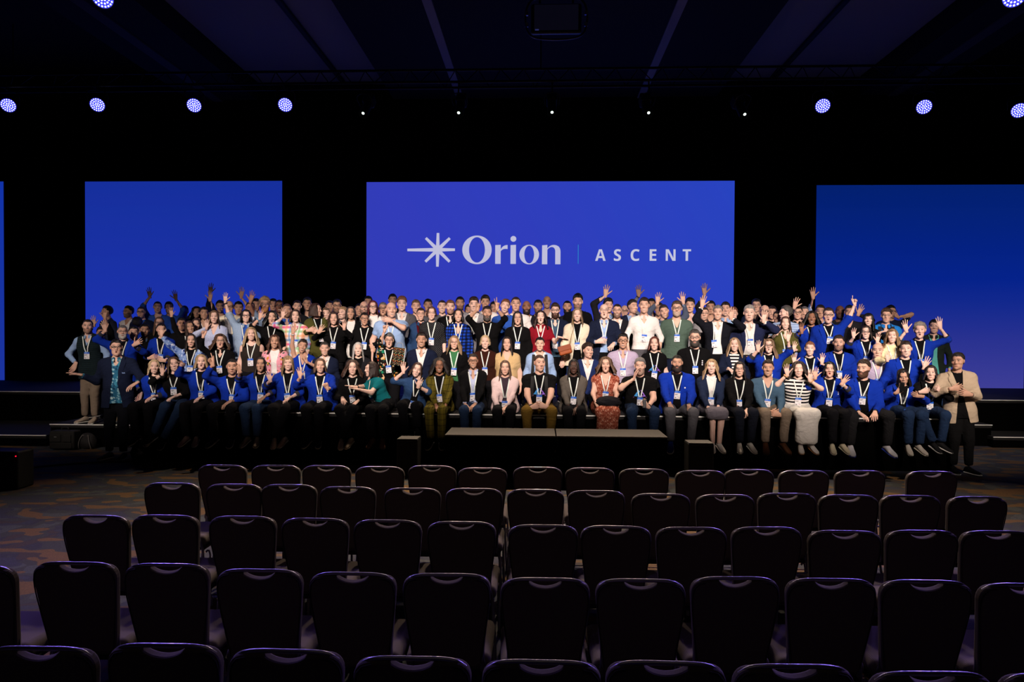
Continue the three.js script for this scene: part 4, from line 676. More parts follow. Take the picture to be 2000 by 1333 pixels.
  part('body', mergeGeometries(geos), SKIN, g);
  const inHead = (geom) => { geom.applyMatrix4(HM); return geom; };
  // ---- hair, beard, glasses
  if (o.hair && o.hair !== 'bald') part('hair', inHead(hairGeo(o.hair, headTemplate(m, 'n', !far), id * 3.7)), hairMat(o.hc ?? 0x2a1a10), g);
  if (o.bd) { const len = o.bd[0], col = len < 0.0075 ? new THREE.Color(o.bd[1]).lerp(new THREE.Color(SKINS[o.sk ?? 'b']), 0.3).getHex() : o.bd[1]; part('beard', inHead(shell(tpl, (x, y, q) => Math.min(-0.041 - y + Math.max(0, Math.abs(x) - 0.03) * 0.7 - (Math.abs(x) < 0.012 ? 0.003 : 0), q - 0.004, (Math.hypot(x / 0.023, (y + 0.063) / 0.0105) - 1) * 0.02), (x, y, q) => (0.003 + 0.75 * len * Math.min(1, Math.max(0, (-0.06 - y) / 0.04))) * (1 + 0.25 * noise(x * 60, y * 60, q * 60)))), mat(col, 0.8), g); }
  if (o.gl) {
    const gs = [], br = o.gl === 2 ? 0.0033 : 0.0019;
    for (const s of [-1, 1]) { gs.push(new THREE.TorusGeometry(0.021, br, 5, 18).scale(1.12, 0.74, 1).rotateY(s * 0.16).translate(s * 0.032, 0.012, 0.106)); gs.push(tube([V(s * 0.054, 0.018, 0.1), V(s * 0.072, 0.018, 0.05), V(s * 0.078, 0.016, -0.01)], br * 0.8, 4, 4)); }
    gs.push(tube([V(-0.011, 0.016, 0.109), V(0, 0.019, 0.112), V(0.011, 0.016, 0.109)], br, 4, 4));
    part('glasses', inHead(mergeGeometries(gs)), o.gl === 3 ? CLEARFRAME : GLASSES, g);
  }
  if (o.sung) part('sunglasses', inHead(mergeGeometries([-1, 1].map((s) => new THREE.SphereGeometry(0.025, 10, 6).scale(1.1, 0.7, 0.3).rotateX(-0.9).translate(s * 0.03, 0.118, 0.045)))), GLASSES, g);
  // ---- clothing
  const uv = (x, y, q) => { const a = inv(x, y, q); return [a[0] + 0.3 * a[2], a[1]]; }, surfaces = [];
  const build = (name, f, keep, colour, amp = 0.004, parent = g) => {
    surfaces.push(f); let me = f.mesh(); if (keep) me = clip(me, keep); me = crease(me, amp, 11, id * 5.3); const x = part(name, geo(me, uv), cloth(colour), parent); return x;
  };
  const front1 = (open) => (x, y, q) => { const a = inv(x, y, q); return a[2] < 0 ? 1 : Math.abs(a[0]) - open(a[1]); };
  const top = o.t ?? 'tee', tc = o.tc ?? 'black', j = o.j, sl = o.sl ?? (top === 'tee' || top === 'po' ? 0.62 : top === 'tk' ? 0 : 1.9);
  const hem = pose === 'stand' ? (o.tuck ? -tl + 0.02 : -tl - 0.1) : -tl - 0.02;
  {
    const f = newField(upper, 0.2), q = 0.011; torso(f, q, pose === 'stand' ? 0.1 : 0); if (sl > 0 && !(j && j !== 'vt' && far)) armB(f, q, Math.min(sl, 1.92));
    const vd = o.v ?? (top === 'sh' || top === 'po' ? 0.1 : top === 'dr' || top === 'bs' ? 0.14 : 0.0);
    build(top === 'dr' ? 'dress_top' : top === 'tee' ? 'tshirt' : top === 'po' ? 'polo_shirt' : top === 'tk' ? 'sleeveless_top' : top === 'bs' ? 'blouse' : top === 'sw' ? 'sweater' : 'shirt', f, (x, y, r) => { const a = inv(x, y, r); let v = Math.min(a[1] - hem, Math.max(-0.012 - (a[2] > 0 ? 0.3 * a[2] : 0) - a[1], Math.hypot(a[0], a[2] + 0.012) - 0.074)); if (vd && a[2] > 0) v = Math.min(v, Math.abs(a[0]) - 0.055 * Math.max(0, 1 + a[1] / vd * 0.9) - (a[1] > -vd ? 0 : -1)); if (top === 'tk') v = Math.min(v, sh * 0.98 - Math.abs(a[0]) + (a[1] < -0.12 ? 1 : 0)); return v; }, tc, m ? 0.004 : 0.003);
    if ((top === 'sh' || top === 'po') && !far) collar(0.062, 0.018, tc);
  }
  function collar(r, lift, colour, parent = g) {
    const pos = [], idx = [], N = 14; for (let i = 0; i <= N; i++) { const a = 0.26 + (6.2832 - 0.52) * i / N, fr = Math.max(0, Math.cos(a)) ** 3, x = Math.sin(a), q = Math.cos(a); pos.push(...T(x * r, 0.045 - 0.012 * fr, q * r - 0.012 + 0.018 * fr).toArray(), ...T(x * (r + 0.006), 0.052 - 0.014 * fr, q * (r + 0.006) - 0.012 + 0.018 * fr).toArray(), ...T(x * (r + 0.03), 0.008 - 0.035 * fr, q * (r + 0.03) - 0.012 + 0.04 * fr).toArray()); }
    for (let i = 0; i < N; i++) for (let b = 0; b < 2; b++) { const p = i * 3 + b; idx.push(p, p + 3, p + 1, p + 1, p + 3, p + 4); }
    part('collar', geo({ pos, idx }, uv), cloth(colour), parent);
  }
  const surf = (x, y) => { for (let q = 0.36; q > -0.06; q -= 0.012) { const p = T(x, y, q); for (const f of surfaces) { const v = f.at(p.x, p.y, p.z); if (v < 0) return q + Math.min(0, v) * -1 + 0.002; } } return 0.08; };
  const ribbon = (pt, wd, n, lift) => { const pos = [], idx = []; for (let i = 0; i <= n; i++) { const [x, y] = pt(i / n), [x2, y2] = pt(Math.min(1, i / n + 0.01)), [x0, y0] = pt(Math.max(0, i / n - 0.01)), dx = x2 - x0, dy = y2 - y0, l = Math.hypot(dx, dy) || 1, q = surf(x, y) + lift; for (const s of [-1, 1]) pos.push(...T(x - s * dy / l * wd / 2, y + s * dx / l * wd / 2, q).toArray()); } for (let i = 0; i < n; i++) { const a = i * 2; idx.push(a, a + 1, a + 2, a + 1, a + 3, a + 2); } return geo({ pos, idx }); };
  const drape = (shape, cx, cy, lift) => { const s = new THREE.ShapeGeometry(shape, 6), p = s.attributes.position; for (let i = 0; i < p.count; i++) { const x = cx + p.getX(i), y = cy + p.getY(i), v = T(x, y, surf(x, y) + lift); p.setXYZ(i, v.x, v.y, v.z); } s.computeVertexNormals(); return s; };
  let printed;
  if (o.print === 'ai' && !far) { // triangle emblem on a tee
    const t = g.children.at(-1), y0 = -0.42 * tl;
    const A = new THREE.Shape([[-0.09, -0.045], [-0.02, 0.055], [0.0, 0.025], [-0.045, -0.03], [0.0, -0.03], [0.01, -0.045]].map((q) => new THREE.Vector2(...q))), B2 = new THREE.Shape([[0.005, 0.045], [0.022, 0.05], [0.09, -0.045], [0.02, -0.045], [0.03, -0.03], [0.058, -0.03], [0.02, 0.03]].map((q) => new THREE.Vector2(...q)));
    part('print', drape(A, 0, y0, 0.006), mat(0x2f8fd8, 0.7), t); part('print', drape(B2, 0, y0, 0.006), mat(0x8a5ad0, 0.7), t);
    part('print', drape(new THREE.Shape([[-0.1, -0.065], [0.1, -0.065], [0.1, -0.056], [-0.1, -0.056]].map((q) => new THREE.Vector2(...q))), 0, y0, 0.006), mat(0x8a3a8a, 0.7), t);
  } else if (o.print === 'star' && !far) part('print', drape(starShape(0.065), 0.0, -0.36 * tl, 0.006), mat(0x4c4c54, 0.7), g.children.at(-1));
  if (j) {
    const f = newField(upper, 0.22), q = 0.021; torso(f, q, pose === 'stand' ? 0.16 : 0.03); if (j !== 'vt') armB(f, 0.017, o.jsl ?? 1.86);
    const bt = j === 'blc' ? -0.62 * tl : -9, openW = o.ow ?? 0.05;
    const open = j === 'vt' ? (y) => Math.max(-0.01, 0.05 * (1 + y / 0.16)) : j === 'blc' ? (y) => y < bt ? -0.01 : 0.085 * (1 - y / bt) + 0.004 : (y) => openW + 0.03 * Math.max(0, 1 + y / (0.3 * tl)) + Math.max(0, -y / tl - 0.6) * 0.08;
    const keep = front1(open), low = pose === 'stand' ? -tl - 0.17 : -tl - 0.07;
    const jk = build({ bl: 'blazer', blc: 'blazer', cd: 'cardigan', vt: 'vest', jk: 'jacket' }[j], f, (x, y, r) => { const a = inv(x, y, r); return Math.min(keep(x, y, r), a[1] - low, j === 'vt' ? sh + 0.035 - Math.abs(a[0]) : 1); }, o.jc, 0.005);
    if (j[0] === 'b' && !far) for (const s of [-1, 1]) {
      const pos = [], idx = [], yb = j === 'blc' ? bt : -0.66 * tl, N = 9; for (let i = 0; i <= N; i++) { const t = i / N, y = yb * (1 - t) + 0.03 * t, x = open(y) - 0.004, lw = 0.085 * Math.sin(Math.min(1, t * 1.25) * 1.57) * (t > 0.86 ? 0.62 : 1); const q0 = surf(s * (x + 0.02), y); pos.push(...T(s * x, y, q0 + 0.004).toArray(), ...T(s * (x + lw * 0.5), y + 0.01 * t, Math.max(q0, surf(s * (x + lw * 0.5), y)) + 0.011).toArray(), ...T(s * (x + lw), y + 0.022 * t, surf(s * (x + lw), y) + 0.006).toArray()); }
      for (let i = 0; i < N; i++) for (let b = 0; b < 2; b++) { const p = i * 3 + b; idx.push(p, p + 1, p + 3, p + 1, p + 4, p + 3); }
      part('lapel', geo({ pos, idx }, uv), cloth(o.jc), jk);
    }
    if (j === 'jk' && !far) collar(0.07, 0.02, o.jc, jk);
    if (o.cuff && !far) for (const a of arms) { const e = a.El.clone().lerp(a.wr, (o.jsl ?? 1.86) - 1), dv = a.wr.clone().sub(a.El).normalize(); const cg = new THREE.CylinderGeometry(0.05, 0.053, 0.06, 14, 1, true); cg.applyQuaternion(new THREE.Quaternion().setFromUnitVectors(Y, dv)); cg.translate(e.x - dv.x * 0.02, e.y - dv.y * 0.02, e.z - dv.z * 0.02); part('cuff', cg, mat(0x2e2e33, 0.9), jk); }
    if (o.pin && !far) for (let i = 0; i < o.pin; i++) { const x = 0.115, y = -0.3 * tl - i * 0.032, p = T(x, y, surf(x, y) + 0.006), pg = cyl(0.011, 0.011, 0.004, 10).rotateX(Math.PI / 2); pg.translate(p.x, p.y, p.z); part('lapel_pin', pg, mat(0xd8d8dc, 0.4), jk); }
    if (o.hanky) part('pocket_square', drape(new THREE.Shape([[-0.03, 0], [0.03, 0], [0.022, 0.022], [0.004, 0.014], [-0.012, 0.026]].map((q) => new THREE.Vector2(...q))), 0.115, -0.36 * tl, 0.008), mat(0x7f9ed0, 0.8), jk);
  }
  // trousers, skirts
  const pc = o.pc ?? DARKPANTS, kind = o.legs ?? 'trousers';
  {
    const hh = far || row === 'D' || row === 'C' ? 0.036 : cell, f = new Field(...bounds([Pp, ...hip, ...knee, ...ank, Pp.clone().add(V(0.3, 0, 0.3)), Pp.clone().add(V(-0.3, 0, -0.1))], 0.2), hh), q = 0.014;
    f.bone(T(-0.072 * w, -tl + 0.01, 0), 0.106 * ws + q, T(0.072 * w, -tl + 0.01, 0), 0.106 * ws + q, 0.05);
    if (kind === 'trousers') for (let i = 0; i < 2; i++) { f.bone(hip[i], 0.088 * ws + q, knee[i], 0.062 * ws + q, 0.04); f.bone(knee[i], 0.06 * ws + q, knee[i].clone().lerp(ank[i], 0.93), 0.045 + q, 0.03, true); }
    else { const end = kind === 'skirt' ? 1.15 : 1.92, r = kind === 'skirt' ? 0.07 : 0.066; for (let i = 0; i < 2; i++) { f.bone(hip[i], 0.095 + q, knee[i], r, 0.07); f.bone(knee[i], r, knee[i].clone().lerp(ank[i], end - 1), r + (kind === 'longskirt' ? 0.012 : 0), 0.07, true); } f.bone(knee[0], r, knee[1], r, 0.07); if (kind === 'longskirt') { const e0 = knee[0].clone().lerp(ank[0], end - 1), e1 = knee[1].clone().lerp(ank[1], end - 1); f.bone(knee[0].clone().lerp(knee[1], 0.5), r + 0.01, e0.clone().lerp(e1, 0.5), r + 0.05, 0.07, true); } }
    surfaces.push(f); const me = crease(f.mesh(), 0.005, 12, id); part(kind === 'trousers' ? 'trousers' : 'skirt', geo(me, uv), cloth(pc), g);
  }
  // shoes
  for (let i = 0; i < 2; i++) {
    const a = ank[i], s = i ? 1 : -1, q = new THREE.Quaternion().setFromEuler(new THREE.Euler(pose === 'sit' ? (o.toe ?? 0.35) : pose === 'kneel' ? 1.9 : 0, s * 0.22 + (o.fy ?? 0), 0, 'YXZ')), off = V(0, -0.078, 0.03).applyQuaternion(q).add(a);
    if (pose === 'stand') off.y = 0.001;
    const sc = m ? 1.06 : 0.92, M = new THREE.Matrix4().compose(off, q, V(sc, sc, sc));
    const shoe = part('shoe', SHOE.clone().applyMatrix4(M), cloth(o.sc ?? 0x101012, 0.6), g); part('sole', SOLE.clone().applyMatrix4(M), mat(o.so ?? 0xb8b4ac, 0.7), shoe);
  }
  // lanyard with badge
  if (o.lan !== 0 && !far) {
    const by = -(o.lb ? o.lb * 0.7 : pose === 'sit' ? 0.52 : 0.46) * tl, bx = o.bx ?? 0.0; const ln = part('lanyard', mergeGeometries([-1, 1].map((s) => ribbon((t) => [s * 0.07 * (1 - t) + (bx + s * 0.012) * t, 0.022 + (by - 0.022) * t], 0.017, 9, 0.017))), LANYARD, g);
    const q = surf(bx, by - 0.06), p = T(bx, by - 0.062, Math.max(q, surf(bx, by)) + 0.018), bg = BADGEGEO.clone(); bg.applyMatrix4(new THREE.Matrix4().makeBasis(R2, U, Fw)); bg.rotateZ((o.br ?? (hash(id, 5, 2) - 0.5) * 14) * Math.PI / 180); bg.translate(p.x, p.y, p.z); part('badge', bg, BADGE, ln);
  }
  if (o.bp) part('backpack_strap', mergeGeometries([-1, 1].map((s) => ribbon((t) => [s * (0.1 + 0.02 * t), 0.01 - 0.6 * tl * t], 0.05, 7, 0.014))), STRAP, g);
  if (o.wt) for (const s of o.wt) { const a = arms[s === 'l' ? 0 : 1], dv = a.wr.clone().sub(a.El).normalize(), wg = new THREE.TorusGeometry(0.03, 0.008, 5, 14).scale(1, 1, 1.3); wg.applyQuaternion(new THREE.Quaternion().setFromUnitVectors(Z, dv)); wg.translate(a.wr.x - dv.x * 0.03, a.wr.y - dv.y * 0.03, a.wr.z - dv.z * 0.03); part('wristwatch', wg, mat(o.wc ?? 0x111113, 0.4), g); }
  return { g, T: (x, y, q) => T(x, y, q).add(G), surf, arms, tl, G };
}
// ---------------------------------------------------------------- the people (head pixel, row, look, label)
const bk = 0x0d0a09, db = 0x24150c, br = 0x42281a, lb = 0x7d5a36, bn = 0xb8915a, pb = 0xd6b67e, gr = 0x7c7a77, wh = 0xcac8c5, rd = 0x6a0f12, au = 0x6f2e15, gi = 0x8c5028, sg = 0x4a4642;
const BB = { j: 'bl', jc: 'royal', t: 'tee', tc: 'black', print: 'star', cuff: 1, jsl: 1.7 };
const queue = [], P = (...a) => { const held = {}; queue.push([a, held]); return held; };
function spreadAndBuild() { // standing neighbours step back or forward until their bodies clear each other; each stays on its line of sight
  const st = queue.filter(([[x, y, row, o]]) => 'CDEG'.includes(row) && (o.base ?? DECK) === DECK).map(([a]) => { const o = a[3]; o.z ??= ROWS[a[2]][0]; return { a, o, w: 0.2 * (0.6 + 0.4 * (o.w ?? 1)) }; });
  st.sort((p, q) => q.o.z - p.o.z || q.a[1] - p.a[1]); st.forEach((p, i) => { p.i = i; p.o.z -= i * 1e-4; });
  for (let it = 0; it < 60; it++) for (const p of st) for (const q of st) if (q.i > p.i) {
    const dx = (onZ(p.a[0], p.a[1], p.o.z).x - onZ(q.a[0], q.a[1], q.o.z).x) / (p.w + q.w); if (Math.abs(dx) >= 1) continue;
    const need = 0.29 * Math.sqrt(1 - dx * dx) - (p.o.z - q.o.z); if (need <= 0) continue;
    const f = p.o.z > -11.66 ? 0 : 0.25; p.o.z = Math.min(-11.62, p.o.z + need * f * 0.5); q.o.z -= need * (1 - f) * 0.5;
  }
  for (const [a, held] of queue) Object.assign(held, person(...a));
}
// on the floor at either side
const left = onY(222, 897, 0), right = onY(1884, 925, 0);
P(227, 679.5, 'C', { z: left.z, base: 0, m: 1, w: 1.18, hair: 'short', hc: bk, ex: 'o', gl: 2, j: 'bl', jc: 'navy', t: 'sh', tc: 'bluefloral', ow: 0.045, lan: 0, hanky: 1, hl: [150, 731, 'k', -80, 0.2], hr: [261, 752, 'r', 0, 0.25], elb: [[-0.3, -1, -0.2], [0.6, -0.8, -0.2]], pc: 0x0b0d14, sc: 0x2a2a30, gap: 0.13 }, 'person in navy blazer and blue floral shirt standing on the floor, arms spread, hosting');
P(1871, 706.5, 'C', { z: right.z, base: 0, m: 1, w: 1.06, hair: 'short', hc: 0x2c231c, sk: 'c', j: 'bl', jc: 'beige', t: 'tee', tc: 'black', ow: 0.035, lan: 0, hl: [1866, 759, 'c', 0, 0.24], hr: [1888, 770, 'c', 0, 0.27], pc: 0x0a0a0b, sc: 0x121212, so: 0xe6e6e2, wt: 'r', ty: -14, lean: 8 }, 'person in beige linen blazer standing on the carpet, hands held before the chest');
P(171.5, 638, 'C', { z: onY(170, 826, 0.4).z, base: 0.4, m: 1, hair: 'buzz', hc: 0x3a2a1e, st: 0.25, bd: [0.003, 0x5c4030], t: 'sh', tc: 'lblue', j: 'vt', jc: 'quilt', hl: [146, 716, 'h', 200, 0.08], elb: [[-1, 0.1, -0.3], null], pc: 'stone', sc: 0xa59886, so: 0xd8d4cc, by: -6, lean: 4 }, 'person in quilted dark vest over a light blue shirt standing on the side step');
// far left group
P(209, 610, 'G', { z: -13.95, m: 1, hair: 'short', hc: bk, by: -50, ty: -78, j: 'blc', jc: 0x2b3146, t: 'sh', tc: 'white' }, 'person in grey-navy suit and white shirt turned sideways before the wing screen');
P(198, 652, 'D', { z: -12.75, base: 0.4, m: 1, hair: 'short', hc: db, sk: 'c', t: 'sh', tc: 'black', j: 'jk', jc: 'black', lan: 0, hl: [183, 630, 'w', -5], hr: [205, 616, 'w', 4], sl: 1.5 }, 'person mostly hidden behind the vest wearer, both palms raised');
P(239.5, 649, 'C', { z: -12.05, base: 0.4, m: 1, w: 1.1, hair: 'buzz', hc: gr, bd: [0.012, 0xb9b5ae], gl: 1, ...BB, t: 'tee', hl: [204, 640, 'w', -15], hr: [267, 671, 'w', 60, 0.25], pc: 'khaki', sc: 0xa08c6c, wt: 'r' }, 'bearded person in royal blue blazer and khaki trousers waving both hands, wearing glasses');
P(251, 610, 'G', { z: -13.95, m: 1, hair: 'short', hc: bk, sk: 'c', gl: 1, ex: 's', bd: [0.003, 0x1a1210], by: -30, ty: -50, t: 'po', tc: 'white' }, 'smiling person in white patterned polo looking sideways before the wing screen');
P(276, 611, 'G', { z: -13.95, m: 1, hair: 'buzz', hc: 0x4a3a30, gl: 2, st: 0.3, by: -15, t: 'tee', tc: 'blue', j: 'jk', jc: 'navy', bp: 1 }, 'person in glasses and navy jacket over a blue top before the wing screen');
P(261, 651, 'D', { z: -12.5, base: 0.4, m: 1, w: 1.15, hair: 'short', hc: bk, ex: 's', j: 'jk', jc: 'black', t: 'tee', tc: 'blue', hs: 1.04, lan: 0 }, 'smiling person in black jacket squeezed beside the bearded blue-blazer wearer');
P(268, 634, 'E', { z: -13.1, base: 0.4, m: 1, hair: 'curlyshort', hc: bk, by: 170, ty: 170, t: 'tee', tc: 'royal' }, 'person turned away showing dark hair above a blue top');
P(282.5, 646, 'D', { z: -12.9, base: 0.4, m: 1, hair: 'short', hc: bk, sk: 'c', st: 0.2, j: 'blc', jc: 'black', t: 'sh', tc: 'lblue', lan: 0 }, 'person in black blazer and pale blue shirt behind the blue blazers');
P(308, 601, 'G', { z: -14.1, m: 1, hair: 'buzz', hc: bk, t: 'sh', tc: 'blue', hl: [292, 575, 'w', -8], sl: 1.3 }, 'dim person in blue shirt with one arm raised before the wing screen');
P(330, 602, 'G', { z: -14.2, m: 1, hair: 'short', hc: bk, sk: 'c', t: 'sh', tc: 'blue', hr: [343, 580, 'w', -8], sl: 1.3 }, 'dim person in dark blue shirt raising a thin arm before the wing screen');
P(311, 632, 'D', { z: -12.9, base: 0.4, hair: 'long', hc: 0x6a4426, gl: 2, t: 'tee', tc: 'black', lan: 0 }, 'person in dark sunglasses half hidden behind a raised hand');
P(315, 645, 'C', { z: -12.35, base: 0.4, hair: 'updo', hc: db, ...BB, hl: [297, 699, 'c', 0, 0.26], hr: [315, 704, 'c', 0, 0.28], hs: 1.02, w: 1.1, cell: 1 }, 'person in royal blue blazer, face hidden by another hand, arms folded low');
P(373, 666, 'B', { hair: 'long', hc: db, ex: 'n', j: 'cd', jc: 'batik', t: 'tee', tc: 'black', hl: [315, 649, 'w', -6, 0.2], lip: 0xa03040 }, 'person in pale blue patterned jacket reaching one hand out across a neighbour');
P(371, 640, 'C', { z: -12.15, hair: 'long', hc: br, sk: 'c', ex: 's', t: 'sw', tc: 'black', hl: [334.5, 611, 'w', -4], ty: 8, tr: -10 }, 'smiling person in black top raising a hand high above the blue blazers');
P(360, 610, 'G', { z: -14.3, m: 1, hair: 'short', hc: bk, sk: 'c', t: 'tee', tc: 'dark' }, 'dim person in dark top deep behind the raised thin arm');
P(355, 634, 'D', { m: 1, hair: 'short', hc: bk, sk: 'c', st: 0.25, t: 'tee', tc: 'black', lan: 0 }, 'dark-clad person peering from behind the high black sleeve');
P(383, 635, 'D', { hair: 'lob', hc: br, t: 'tee', tc: 'grey', lan: 0 }, 'person in grey top half hidden beside the smiling black-top wearer');
P(384, 611, 'G', { z: -14, hair: 'curly', hc: bk, sk: 'c', t: 'tee', tc: 'dark' }, 'person with loose curls in dark top before the wing screen');
P(399, 613, 'E', { z: -13.2, m: 1, hair: 'short', hc: bk, sk: 'c', j: 'blc', jc: 'dark', t: 'sh', tc: 'white', hr: [411, 581, 'w', 4] }, 'dim person in dark suit lifting a hand with a white cuff');
P(430, 600, 'G', { z: -13.9, m: 1, hair: 'short', hc: bk, sk: 'c', t: 'sh', tc: 'navy', hl: [411, 567, 'w', 4] }, 'dim person in navy shirt whose hand shows above the white-cuffed one');
P(418, 620, 'C', { hair: 'long', hc: lb, ex: 'n', sk: 'a', t: 'bs', tc: 'pinstripe', hl: [403.5, 635, 'w', 2], w: 1.05, lan: 0 }, 'person in pale blue striped blouse holding up one palm');
P(447.5, 601, 'D', { m: 1, hair: 'fringe', hc: gr, sk: 'c', gl: 2, j: 'jk', jc: 'cream', t: 'tee', tc: 'lgrey', lan: 0 }, 'person in cream jacket and glasses behind the outstretched denim sleeve');
P(466, 603, 'E', { z: -13.2, m: 1, hair: 'short', hc: bk, sk: 'c', t: 'sh', tc: 'dark', hr: [472, 575, 'w', 8] }, 'dim person in dark shirt raising a shadowed hand at the back');
P(480.5, 618, 'C', { z: -11.85, hair: 'lob', hc: bk, sk: 'a', ex: 's', gl: 2, w: 1.25, j: 'jk', jc: 'paledenim', t: 'tee', tc: 'blue', hl: [438.5, 580, 'w', 2], jsl: 1.25, sl: 0.6, wt: 'l' }, 'person in pale denim jacket over a bright blue top stretching an arm up');
P(489, 603, 'D', { m: 1, hair: 'buzz', hc: bk, sk: 'd', gl: 1, j: 'jk', jc: 'paledenim', t: 'tee', tc: 'white', hr: [491, 583, 'w', 16, 0.3], lan: 0, elb: [null, [-1, -0.3, 0]] }, 'person in pale denim jacket behind, hand lifted in front of the face');
P(517, 596, 'D', { m: 1, hair: 'curlyshort', hc: bn, sk: 'c', gl: 1, bd: [0.01, 0xa5713c], t: 'sh', tc: 'white', w: 1.1, hs: 1.08, lan: 0 }, 'bearded person in glasses and white shirt behind the black blazer wearer');
P(500, 597, 'G', { m: 1, hair: 'short', hc: bk, sk: 'c', t: 'tee', tc: 'dark' }, 'dim person in dark top between the raised palm and the white shirt');
P(533.5, 597, 'G', { m: 1, hair: 'short', hc: bk, sk: 'c', t: 'tee', tc: 'black' }, 'dim person in black top at the edge of the wing screen');
P(531, 621, 'C', { hair: 'curly', hc: bk, ex: 'o', j: 'cd', jc: 'black', t: 'tee', tc: 'black', hl: [508.5, 616, 'w', 8, 0.2], jsl: 1.1, sl: 0.6, wt: 'l', wc: 0x5a9ac0 }, 'person in black jacket with blue wristband raising a palm, mouth open');
P(545.5, 599, 'E', { m: 1, hair: 'buzz', hc: bk, sk: 'e', gl: 2, ex: 's', t: 'sh', tc: 'dark' }, 'smiling person in glasses and dark shirt in the back row');
P(560.5, 607, 'D', { m: 1, hair: 'buzz', hc: 0x5a4030, sk: 'c', bd: [0.006, 0x4a3020], t: 'sh', tc: 'blue', lan: 0 }, 'bearded person in blue shirt behind the pink plaid sleeve');
P(577, 618, 'C', { hair: 'lob', hc: br, sk: 'a', t: 'sh', tc: 'plaidpink', hl: [552.5, 613, 'w', 2, 0.2], sl: 1.5, w: 1.05 }, 'person in pink and white plaid shirt holding one palm up');
P(580.5, 600, 'E', { hair: 'slick', hc: db, t: 'tee', tc: 'dark' }, 'person in dark top peeking over the pink plaid shirt');
P(600, 595, 'E', { z: -13.2, m: 1, hair: 'short', hc: bk, sk: 'c', gl: 1, t: 'sh', tc: 'slate' }, 'dim person in slate shirt and glasses against the black drape');
P(617, 606, 'C', { hair: 'lob', hc: 0x3c2016, by: 24, ty: 64, j: 'blc', jc: 'olive', t: 'tee', tc: 'black', hl: [607, 645, 'c', 0, 0.24], hr: [618, 649, 'c', 0, 0.26] }, 'person in olive blazer turned aside with both hands clasped');
P(591, 677, 'B', { hair: 'updo', hc: br, sk: 'c', ex: 'l', sung: 1, t: 'dr', sl: 0.15, tc: 'royal', hl: [572.5, 644, 'w', 3, 0.1], hr: [596, 701, 'v', -20, 0.25], wt: 'l', wc: 0xc8c8cc, tr: 10 }, 'laughing person in sleeveless royal blue dress with sunglasses on the head, arm up');
P(636.5, 614, 'D', { hair: 'updo', hc: lb, sk: 'a', ex: 's', t: 'tee', tc: 'grey', lan: 0 }, 'smiling person in grey top between the olive blazer and black jacket');
P(651.5, 623, 'C', { hair: 'long', hc: 0x3c2114, ex: 's', t: 'sw', tc: 'black', hl: [626, 644, 'w', 30, 0.26], hr: [672.5, 636, 'w', 4, 0.22] }, 'smiling person in black zip jacket holding both palms forward');
P(658, 599, 'E', { m: 1, hair: 'short', hc: bk, sk: 'c', gl: 2, bd: [0.006, 0x2a2220], t: 'sh', tc: 'dark' }, 'bearded person in black glasses and dark shirt by the black drape');
P(644, 600, 'G', { m: 1, hair: 'buzz', hc: bk, sk: 'c', t: 'tee', tc: 'dark' }, 'dim person in dark top beside the black glasses wearer at the drape');
P(670, 612, 'D', { hair: 'slick', hc: bn, sk: 'a', ex: 's', ty: -35, t: 'tee', tc: 'grey', lan: 0 }, 'smiling person in grey top looking away beside the necklace wearer');
P(685, 612, 'D', { z: -12.3, hair: 'long', hc: 0x3a2a20, sk: 'c', ex: 's', j: 'cd', jc: 'black', t: 'tee', tc: 'white', lan: 0 }, 'smiling person in white top and necklace under a black cardigan');
P(712, 624, 'C', { hair: 'slick', hc: db, sk: 'c', gl: 1, j: 'cd', jc: 'black', t: 'tee', tc: 'black', w: 1.08, hr: [727, 681, 'h', 150, 0.2], elb: [null, [1, 0.1, -0.4]] }, 'person in glasses and black cardigan, one hand on hip');
P(711, 602, 'D', { m: 1, hair: 'bald', sk: 'b', gl: 2, bd: [0.005, 0x3a2a22], t: 'sh', tc: 'grey', lan: 0 }, 'bald person in black glasses and grey shirt behind the black cardigan');
P(728.5, 601, 'D', { z: -12.3, hair: 'long', hc: rd, sk: 'a', ex: 's', gl: 2, t: 'tee', tc: 'white', lan: 0 }, 'smiling person with bright red long hair in glasses and white top');
P(719, 592, 'G', { m: 1, hair: 'short', hc: bk, sk: 'c', t: 'tee', tc: 'black' }, 'dim person in black top showing above the red-haired neighbour');
P(701.5, 606, 'G', { m: 1, hair: 'buzz', hc: bk, sk: 'c', t: 'tee', tc: 'dark' }, 'dim person in dark top beside the bald glasses wearer at the drape');
P(748, 604, 'D', { m: 1, hair: 'buzz', hc: gr, sk: 'c', gl: 2, ex: 'o', t: 'sh', tc: 'navy', lan: 0 }, 'person in dark glasses and navy shirt beside the light blue polo');
P(764, 606, 'C', { z: -11.75, m: 1, w: 1.45, hair: 'bald', sk: 'b', ex: 's', t: 'po', tc: 'lblue', hr: [757, 626, 'c', 0, 0.2], elb: [null, [1, -0.55, 0.2]], hs: 1.1, ty: 8, pc: 'navy' }, 'large bald person in light blue polo with a hand on the chest');
P(767, 588, 'G', { m: 1, hair: 'short', hc: bk, sk: 'c', t: 'sh', tc: 'dark' }, 'person in dark shirt whose hair shows above the light blue polo');
P(785, 595, 'D', { m: 1, hair: 'quiff', hc: gi, sk: 'a', ex: 's', j: 'blc', jc: 'grey', t: 'sh', tc: 'white', lan: 0, hs: 1.05 }, 'tall smiling person in grey blazer and open white shirt');
P(812.5, 600, 'E', { m: 1, hair: 'short', hc: lb, sk: 'b', ex: 's', j: 'blc', jc: 'grey', t: 'sh', tc: 'white' }, 'smiling person in grey jacket behind the denim jacket');
P(836, 598, 'G', { m: 1, hair: 'short', hc: bk, sk: 'c', t: 'sh', tc: 'lgrey' }, 'dim person in grey shirt showing above the polka dot top');
